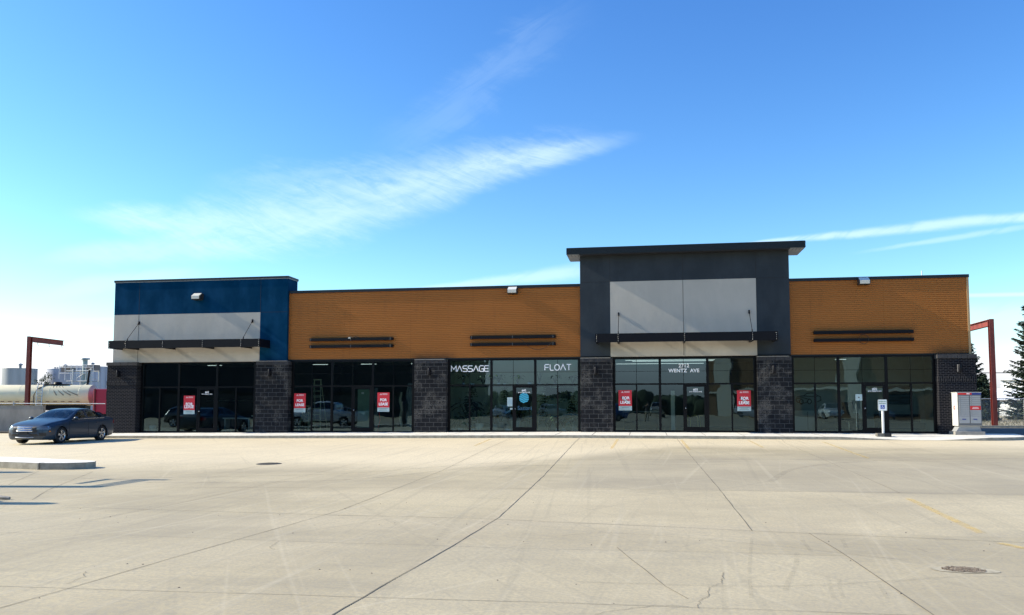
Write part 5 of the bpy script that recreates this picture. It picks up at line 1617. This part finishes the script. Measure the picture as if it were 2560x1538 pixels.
def ladder(label, x, y, w_, h, z0):
    t = thing('step_ladder', label, 'ladder', (x, y, z0), 0, 'step ladders in the second shop')
    fr = MB(); st = MB()
    for s in (-1, 1): fr.tube([(s * w_ / 2, -.30, 0), (s * w_ * .28, 0, h)], .028, 5)
    for k in range(int(h / .3)):
        f = (k + .8) * .3 / h; ww = w_ / 2 * (1 - f) + w_ * .28 * f; st.box(-ww, ww, -.30 * (1 - f) - .05, -.30 * (1 - f) + .04, f * h - .018, f * h + .018)
    fr.build('front_rail', M_alum, t); st.build('step', M_alum, t)
    bk = MB()
    for s in (-1, 1): bk.tube([(s * w_ * .55, .55, 0), (s * w_ * .28, .03, h)], .020, 5)
    for f in (.2, .45, .7): bk.tube([(-w_ * .5, .55 * (1 - f), h * f), (w_ * .5, .55 * (1 - f), h * f)], .014, 5)
    bk.build('rear_rail', M_alum, t)
    MB().box(-w_ * .32, w_ * .32, -.08, .10, h, h + .05).build('top_cap', M_alum, t)


ladder('short pale step ladder behind the left for lease poster', -16.75, 1.1, .50, 1.25, -.105)
ladder('tall pale step ladder reaching above the window transom', -16.60, 2.1, .62, 2.6, -.105)
t = thing('plywood_door', 'pale green door panel leaning inside the second shop', 'door', (-14.55, 3.4, -.105))
MB().bbox(-.36, .36, 0, .05, 0, 2.15, .01).build('panel', mat('green_panel', (.30, .46, .34), .6, vary=.15, vscale=2), t)
MB().box(-.15, -.02, -.012, 0, 1.9, 2.0).build('label_plate', M_white, t)
M_sheet = mat('plastic_sheet', (.20, .24, .26), .35, vary=.4, vscale=4)
rnd = random.Random(13)
for i, (x, w_, h, lab) in enumerate(((-12.95, .18, 1.9, 'narrow dark sheet hanging left of the second for lease poster'), (-11.75, .10, 1.7, 'thin cream strip hanging right of the second for lease poster'), (-11.35, .28, 2.15, 'bluish sheet hanging in the right part of the second shop'), (-10.98, .2, 1.9, 'crinkled clear sheet hanging beside the second block pillar'))):
    t = thing('hanging_sheet', lab, 'plastic sheet', (x, .7 + .15 * i, 0), 0, 'sheets hanging in the second shop')
    mb = MB(); nx = 9; nz = 10; vs = []
    for a in range(nz + 1):
        for b_ in range(nx + 1):
            vs.append(((b_ / nx - .5) * w_ * (1 + .25 * math.sin(a)) + .03 * math.sin(a * 1.3 + i), .05 * math.sin(b_ * 2.1 + a * .5 + i), .15 + h * a / nz))
    mb.add(vs, [(a * (nx + 1) + b_, a * (nx + 1) + b_ + 1, (a + 1) * (nx + 1) + b_ + 1, (a + 1) * (nx + 1) + b_) for a in range(nz) for b_ in range(nx)], True)
    mb.build('sheet', M_sheet if i != 1 else mat('cream_strip', (.5, .48, .38), .6), t)
tag(MB().tube([(-12.85, .55, -.1), (-12.72, .6, .5), (-12.78, .6, .95)], .018, 6).build('strap', M_red), 'thin red strap hanging beside the second shop door', 'strap')
t = thing('bucket', 'pale bucket in the bottom corner of the far left shop', 'bucket', (-24.75, .5, -.165))
MB().lathe([(0, 0), (.14, 0), (.18, .34), (.17, .34), (.13, .02), (0, .02)], (0, 0, 0), 'z', 20).build('pail', M_potg, t)
t = thing('work_stool', 'pale work stool near the right end of the far left shop', 'stool', (-19.5, 1.4, -.165))
MB().bbox(-.28, .28, -.16, .16, .80, .84, .01).build('seat', M_pot, t)
for sx_ in (-1, 1):
    for sy_ in (-1, 1): MB().tube([(sx_ * .24, sy_ * .2, 0), (sx_ * .16, sy_ * .1, .8)], .016, 5).build('leg', M_pot, t)
t = thing('work_table', 'low wide bench inside the far left shop', 'table', (-20.4, 1.2, -.165))
MB().bbox(-.75, .75, -.3, .3, .68, .74, .01).build('table_top', M_potg, t)
for sx_ in (-1, 1): MB().box(sx_ * .65 - .03, sx_ * .65 + .03, -.25, .25, 0, .68).build('leg', M_potg, t)
# linear ceiling lamps, lit; the far right shop's bright pair is added light
M_tubeb = emit_mat('bright_lamp_tube', (.85, .95, .88), 4.5)
M_tube = emit_mat('lamp_tube', (.75, .82, .85), 1.1)
for i, (x, y, z, L, lab) in enumerate(((-22.4, 2.2, 3.3, .8, 'short ceiling lamp in the far left shop'), (-16.5, 2.2, 3.3, .8, 'left ceiling lamp in the second shop'), (-13.9, 2.2, 3.3, .8, 'middle ceiling lamp in the second shop'), (-11.3, 2.2, 3.3, .7, 'right ceiling lamp in the second shop'),
                                 (1.2, 2.0, 3.36, 4.2, 'long front ceiling lamp in the 2712 shop'), (1.4, 4.0, 3.42, 4.0, 'long second ceiling lamp in the 2712 shop'), (.8, 6.5, 3.42, 4.6, 'long rear ceiling lamp in the 2712 shop'), (9.3, 3.5, 3.40, .5, 'small ceiling lamp in the far right shop'), (-7.6, 2.6, 3.5, 1.2, 'left ceiling lamp in the massage shop'), (-4.4, 2.6, 3.5, 1.2, 'right ceiling lamp in the massage shop'), (7.9, 2.4, 3.45, 1.2, 'left lamp added to brighten the far right shop'), (11.2, 2.4, 3.45, 1.2, 'right lamp added to brighten the far right shop'))):
    t = thing('ceiling_lamp', lab, 'ceiling lamp', (x, y, z), 0, 'linear lamps hanging in the shops')
    MB().box(-L / 2, L / 2, -.04, .04, .012, .05).build('housing', M_pot, t)
    MB().box(-L / 2, L / 2, -.03, .03, -.004, .0115).build('tube', M_tube if i < 8 else M_tubeb, t)
# plant shelf above the transom in the massage shop
sh = thing('plant_shelf', 'dark shelf carrying potted plants along the massage shop window', 'shelf', (-6.05, .32, 2.085))
MB().box(-3.0, 3.0, -.14, .16, -.02, .02).build('board', M_black, sh)


def plant(label, x, y, z, pr, ph, kind, lm, potm, scale=1., seed=0):
    rnd = random.Random(seed); t = thing('potted_plant', label, 'plant', (x, y, z), 0, 'potted plants in the massage shop')
    MB().lathe([(0, 0), (pr * .78, 0), (pr, ph), (pr * .92, ph), (pr * .85, ph * .85), (0, ph * .85)], (0, 0, 0), 'z', 16).build('pot', potm, t)
    lf = MB(); st = MB()
    if kind == 'spike':
        for k in range(14): a = rnd.uniform(0, 6.28); leafmesh(lf, (0, 0, ph * .8), (math.cos(a) * .3, math.sin(a) * .3, 1), .55 * scale * rnd.uniform(.6, 1.1), .05 * scale, .02, rnd)
    elif kind == 'fan':
        for k in range(16):
            a = rnd.uniform(0, 6.28); L = .35 * scale * rnd.uniform(.6, 1.2); e = (math.cos(a) * L * .5, math.sin(a) * L * .5, ph + L)
            st.tube([(0, 0, ph * .8), e], .006, 4, False); leafmesh(lf, e, (math.cos(a), math.sin(a), .2), .22 * scale, .10 * scale, .6, rnd)
    elif kind == 'trail':
        for k in range(12):
            a = rnd.uniform(0, 6.28); p = Vector((math.cos(a) * pr, math.sin(a) * pr, ph)); n = rnd.randint(4, 11)
            for q in range(n):
                p = p + Vector((rnd.uniform(-.05, .05), rnd.uniform(-.03, .03), -.085 * scale)); leafmesh(lf, p, (rnd.uniform(-1, 1), rnd.uniform(-1, 1), -.1), .12 * scale, .08 * scale, .4, rnd)
        for k in range(20): a = rnd.uniform(0, 6.28); leafmesh(lf, (0, 0, ph), (math.cos(a), math.sin(a), .7), .2 * scale, .09 * scale, .5, rnd)
    elif kind == 'rubber':
        for k in range(15):
            z_ = ph + .09 * k * scale; a = k * 2.4; st.tube([(0, 0, z_ - .1), (0, 0, z_)], .012, 5, False); leafmesh(lf, (0, 0, z_), (math.cos(a), math.sin(a), .7), .30 * scale, .12 * scale, .35, rnd)
    elif kind == 'tall':
        for k in range(9): z_ = ph + .1 * k; a = k * 2.4; leafmesh(lf, (0, 0, z_), (math.cos(a), math.sin(a) * .5, .35), .5 * scale * rnd.uniform(.7, 1.1), .2 * scale, .45, rnd)
        st.tube([(0, 0, ph * .8), (0, 0, ph + .9)], .018, 5)
    if not st.v: st.tube([(0, 0, ph * .6), (0, 0, ph + .05)], .008, 4)
    st.build('stem', M_bark, t); lf.build('leaves', lm, t)
    return t


PL = [(-8.5, .32, 2.106, .07, .17, 'fan', 'fern like plant in a small white pot above the M of MASSAGE'), (-8.05, .30, 2.106, .10, .15, 'trail', 'trailing plant in a round white pot under the first S of MASSAGE'), (-7.55, .34, 2.106, .12, .07, 'fan', 'wide flat dish of plants on the shelf under MASSAGE'),
      (-7.1, .32, 2.106, .09, .14, 'fan', 'arching dark plant at the right end of the MASSAGE pane'), (-6.8, .34, 2.106, .10, .16, 'fan', 'dark arching plant right of the first thick mullion'), (-6.5, .30, 2.106, .09, .16, 'trail', 'trailing plant in a white pot left of the door head'), (-5.9, .32, 2.106, .07, .14, 'fan', 'small plant in a grey pot above the Satori door left side'),
      (-5.3, .30, 2.106, .12, .18, 'trail', 'big white pot above the Satori door right side'), (-4.85, .32, 2.106, .10, .14, 'spike', 'spiky plant in a cream pot under the F of FLOAT'), (-4.5, .34, 2.106, .08, .12, 'trail', 'dark trailing plant under the L of FLOAT'), (-4.12, .30, 2.106, .09, .13, 'fan', 'leafy plant in a grey pot under the O of FLOAT'),
      (-3.7, .32, 2.106, .09, .10, 'trail', 'low trailing plant under the T of FLOAT'), (-3.3, .34, 2.106, .10, .10, 'fan', 'pale potted plant at the right end of the shelf'),
      (-9.0, .55, -.045, .12, .14, 'fan', 'low plant in a grey pot in the left corner of the floor'), (-8.72, .55, -.045, .13, .16, 'rubber', 'yellow green rubber plant on the floor below MASSAGE'), (-8.3, .45, -.045, .07, .10, 'fan', 'tiny plant in a white pot on the floor'), (-8.05, .65, -.045, .16, .17, 'trail', 'plant in a wide grey pot on the floor near the second mullion'),
      (-7.75, .45, -.045, .21, .40, 'spike', 'snake plant in a tall white pot by the second mullion'), (-7.15, 1.2, -.045, .2, .35, 'fan', 'dark bushy plant behind the snake plant'), (-6.35, .55, -.045, .20, .15, 'trail', 'plant in a wide white planter left of the Satori door'), (-6.2, 1.6, -.045, .25, .5, 'fan', 'dense dark plant on the left of the Satori door'),
      (-4.5, .7, -.045, .13, .10, 'fan', 'small plant in a pale bowl right of the door'), (-4.05, .5, -.045, .10, .16, 'fan', 'plant in a small white pot by the last mullion'), (-3.75, .55, -.045, .12, .2, 'fan', 'plant in a white pot just right of the last mullion'), (-3.25, .9, -.045, .2, .35, 'tall', 'broad leaved dark plant in the right corner of the massage shop')]
for i, (x, y, z, pr, ph, kind, lab) in enumerate(PL):
    plant(lab, x, y, z, pr, ph, kind, M_fol[2] if kind == 'rubber' else M_fol[1], M_pot if i % 3 else M_potg, {'rubber': 1.1, 'tall': 1.3}.get(kind, 1.0 if z > 1 else 1.5), i)
for i, (x, z, lab) in enumerate(((-8.25, 1.98, 'hanging plant trailing down the left massage pane'), (-4.7, 2.02, 'hanging plant trailing right of the Satori door'), (-3.35, 2.0, 'hanging plant with a white pot in the last massage pane'))):
    plant(lab, x, .5, z - .35, .10, .14, 'trail', M_fol[1], M_pot, 1.5, 40 + i)
for i, (x, y, sc3, lab) in enumerate(((-8.6, 1.9, 2.6, 'large dark bushy plant deep in the left massage pane'), (-5.95, 2.1, 2.2, 'large dark leafy plant behind the notice by the door'), (-7.0, 1.9, 1.6, 'medium dark leafy plant before the reception desk'))):
    plant(lab, x, y, -.045, .2, .45, 'fan', M_fol[0], M_potg, sc3, 60 + i); plant(lab.replace('plant', 'fern'), x + .35, y + .2, -.045, .18, .35, 'tall', M_fol[0], M_potg, sc3 * .6, 70 + i)
t = thing('reception_desk', 'pale striped reception desk behind the second massage pane', 'desk', (-6.9, 3.0, -.045))
MB().bbox(-.8, .8, -.3, .3, 0, 1.1, .02).build('counter', mat('pale_blue_grey', (.42, .48, .54), .6), t)
MB().box(-.85, .85, -.35, .35, 1.101, 1.14).build('counter_top', M_pot, t)
for i, (x, lab) in enumerate(((-4.66, 'dark square picture on the massage shop wall, left one'), (-3.93, 'dark square picture on the massage shop wall, right one'))):
    t = thing('picture', lab, 'picture', (x, 4.17, 1.84)); MB().box(-.36, .36, -.02, .02, -.27, .27).build('canvas', mat('dark_picture', (.03, .06, .08), .6, vary=.6, vscale=5), t)
t = thing('side_table', 'small pale wooden table right of the Satori door', 'table', (-4.75, 1.0, -.045))
MB().bbox(-.35, .35, -.22, .22, .80, .83, .008).build('table_top', M_wood, t)
for sx_ in (-1, 1):
    for sy_ in (-1, 1): MB().box(sx_ * .32 - .015, sx_ * .32 + .015, sy_ * .19 - .015, sy_ * .19 + .015, 0, .8).build('leg', M_wood, t)
t = thing('draped_curtain', 'pale draped curtain behind the second massage pane', 'curtain', (-7.55, 2.4, 0))
cu = MB(); vs = []
for a in range(13):
    for b_ in range(21): u = b_ / 20; v = a / 12; vs.append(((u - .5) * (1.1 - .5 * math.sin(v * 3.14)), .06 * math.sin(u * 40), 1.1 + 1.5 * v))
cu.add(vs, [(a * 21 + b_, a * 21 + b_ + 1, (a + 1) * 21 + b_ + 1, (a + 1) * 21 + b_) for a in range(12) for b_ in range(20) if not (a < 8 and 5 < b_ < 9) and not (a < 8 and 12 < b_ < 16)], True); cu.build('cloth', mat('pale_cloth', (.5, .55, .45), .8), t)
# 2712 shop
t = thing('display_board', 'tall narrow white board standing in the 2712 shop', 'board', (1.32, 2.0, 0)); MB().bbox(-.09, .09, -.03, .03, 0, 1.9, .005).build('board', M_pot, t)
t = thing('yellow_frame_chair', 'yellow tube framed chair behind the door of the 2712 shop', 'chair', (2.25, 1.3, 0))
M_yel = mat('yellow_tube', (.65, .5, .22), .5)
MB().tube([(-.18, -.2, 0), (-.16, -.2, .62), (-.08, -.2, .75), (.08, -.2, .75), (.16, -.2, .62), (.18, -.2, 0)], .02, 6).build('front_frame', M_yel, t)
for s in (-1, 1): MB().tube([(s * .34, .25, 0), (s * .26, .1, .72)], .02, 6).tube([(s * .26, .1, .72), (s * .42, .1, .72)], .02, 6).build('leg', M_yel, t)
MB().bbox(-.22, .22, -.2, .22, .43, .47, .01).build('seat', M_blackp, t)
t = thing('workbench', 'dark workbench with boxes at the left of the 2712 shop', 'bench', (-.2, 4.0, 0))
MB().bbox(-.9, .9, -.35, .35, .85, .92, .01).build('bench_top', M_potg, t); MB().box(-.85, .85, -.3, .3, 0, .849).build('cupboard', M_navy, t)
# far right shop
t = thing('wall_drawing', 'line drawing of an old car on the far right shop wall', 'drawing', (7.95, 4.57, 1.5))
lw = MB()
for pts in ([(-.55, .0), (-.5, .12), (-.2, .17), (-.02, .30), (.32, .31), (.5, .17), (.62, .12), (.62, -.05), (.45, -.12)], [(-.55, 0), (-.52, -.12), (-.3, -.2), (-.05, -.16), (.0, -.05), (.12, .02), (.2, -.12)], [(-.2, .17), (.3, .14), (.5, .17)], [(-.5, .05), (-.2, .08), (.0, .02)]): lw.tube([(x, 0, z) for x, z in pts], .018, 4)
for c in ((.08, -.10), (-.3, -.12)): lw.tube([(c[0] + .09 * math.cos(a), 0, c[1] + .12 * math.sin(a)) for a in [k * .524 for k in range(13)]], .022, 4)
lw.build('ink_line', M_joint, t)
t = thing('picture', 'large dark seascape on the far right shop wall', 'picture', (12.1, 4.55, 1.70)); MB().box(-.62, .62, -.03, .02, -.45, .45).build('canvas', mat('sea_picture', (.05, .10, .15), .6, vary=.7, vscale=3, stretch=(.4, 1, 4)), t)
t = thing('white_cabinet', 'low white cabinet under the car drawing', 'cabinet', (7.7, 3.6, 0)); MB().bbox(-.8, .8, -.25, .25, 0, .95, .01).build('carcass', M_pot, t); MB().box(-.01, .01, -.256, -.2505, .05, .9).build('door_gap', M_joint, t)
t = thing('sofa', 'low black sofa in the far right shop', 'sofa', (8.9, 2.2, 0))
MB().bbox(-.9, .9, -.4, .4, .1, .42, .06).build('seat', M_blackp, t); MB().bbox(-.9, .9, .25, .45, .40, .85, .06).build('backrest', M_blackp, t)
for s in (-1, 1): MB().bbox(s * .95 - .1, s * .95 + .1, -.4, .4, .05, .6, .05).build('arm', M_blackp, t)
t = thing('sofa', 'long dark sofa below the seascape picture', 'sofa', (11.6, 2.6, 0))
MB().bbox(-1.0, 1.0, -.4, .4, .1, .42, .06).build('seat', mat('dark_blue_fabric', (.02, .04, .06), .9), t); MB().bbox(-1.0, 1.0, .25, .45, .40, .8, .06).build('backrest', MATS['dark_blue_fabric'], t)
t = thing('office_chair', 'dark office chair by the middle of the far right shop', 'chair', (9.0, 1.2, 0))
MB().bbox(-.24, .24, -.02, .04, .85, 1.35, .03).build('backrest', M_blackp, t); MB().bbox(-.25, .25, -.45, .05, .48, .55, .02).build('seat', M_blackp, t)
MB().tube([(0, -.2, .05), (0, -.2, .5)], .03, 8).build('column', M_chrome, t)
for k in range(5): MB().tube([(0, -.2, .08), (.3 * math.cos(k * 1.257), -.2 + .3 * math.sin(k * 1.257), .05)], .02, 5).build('leg', M_blackp, t)
t = thing('notice', 'grey notice on the glass left of the far right door', 'notice', (9.20, -.012, 1.55)); MB().box(-.14, .14, -.003, .003, -.14, .14).build('sheet', M_teal, t); MB().lathe([(0, -.004), (.03, -.004), (.03, 0)], (0, -.003, .0), 'y', 10).build('mark', M_joint, t)
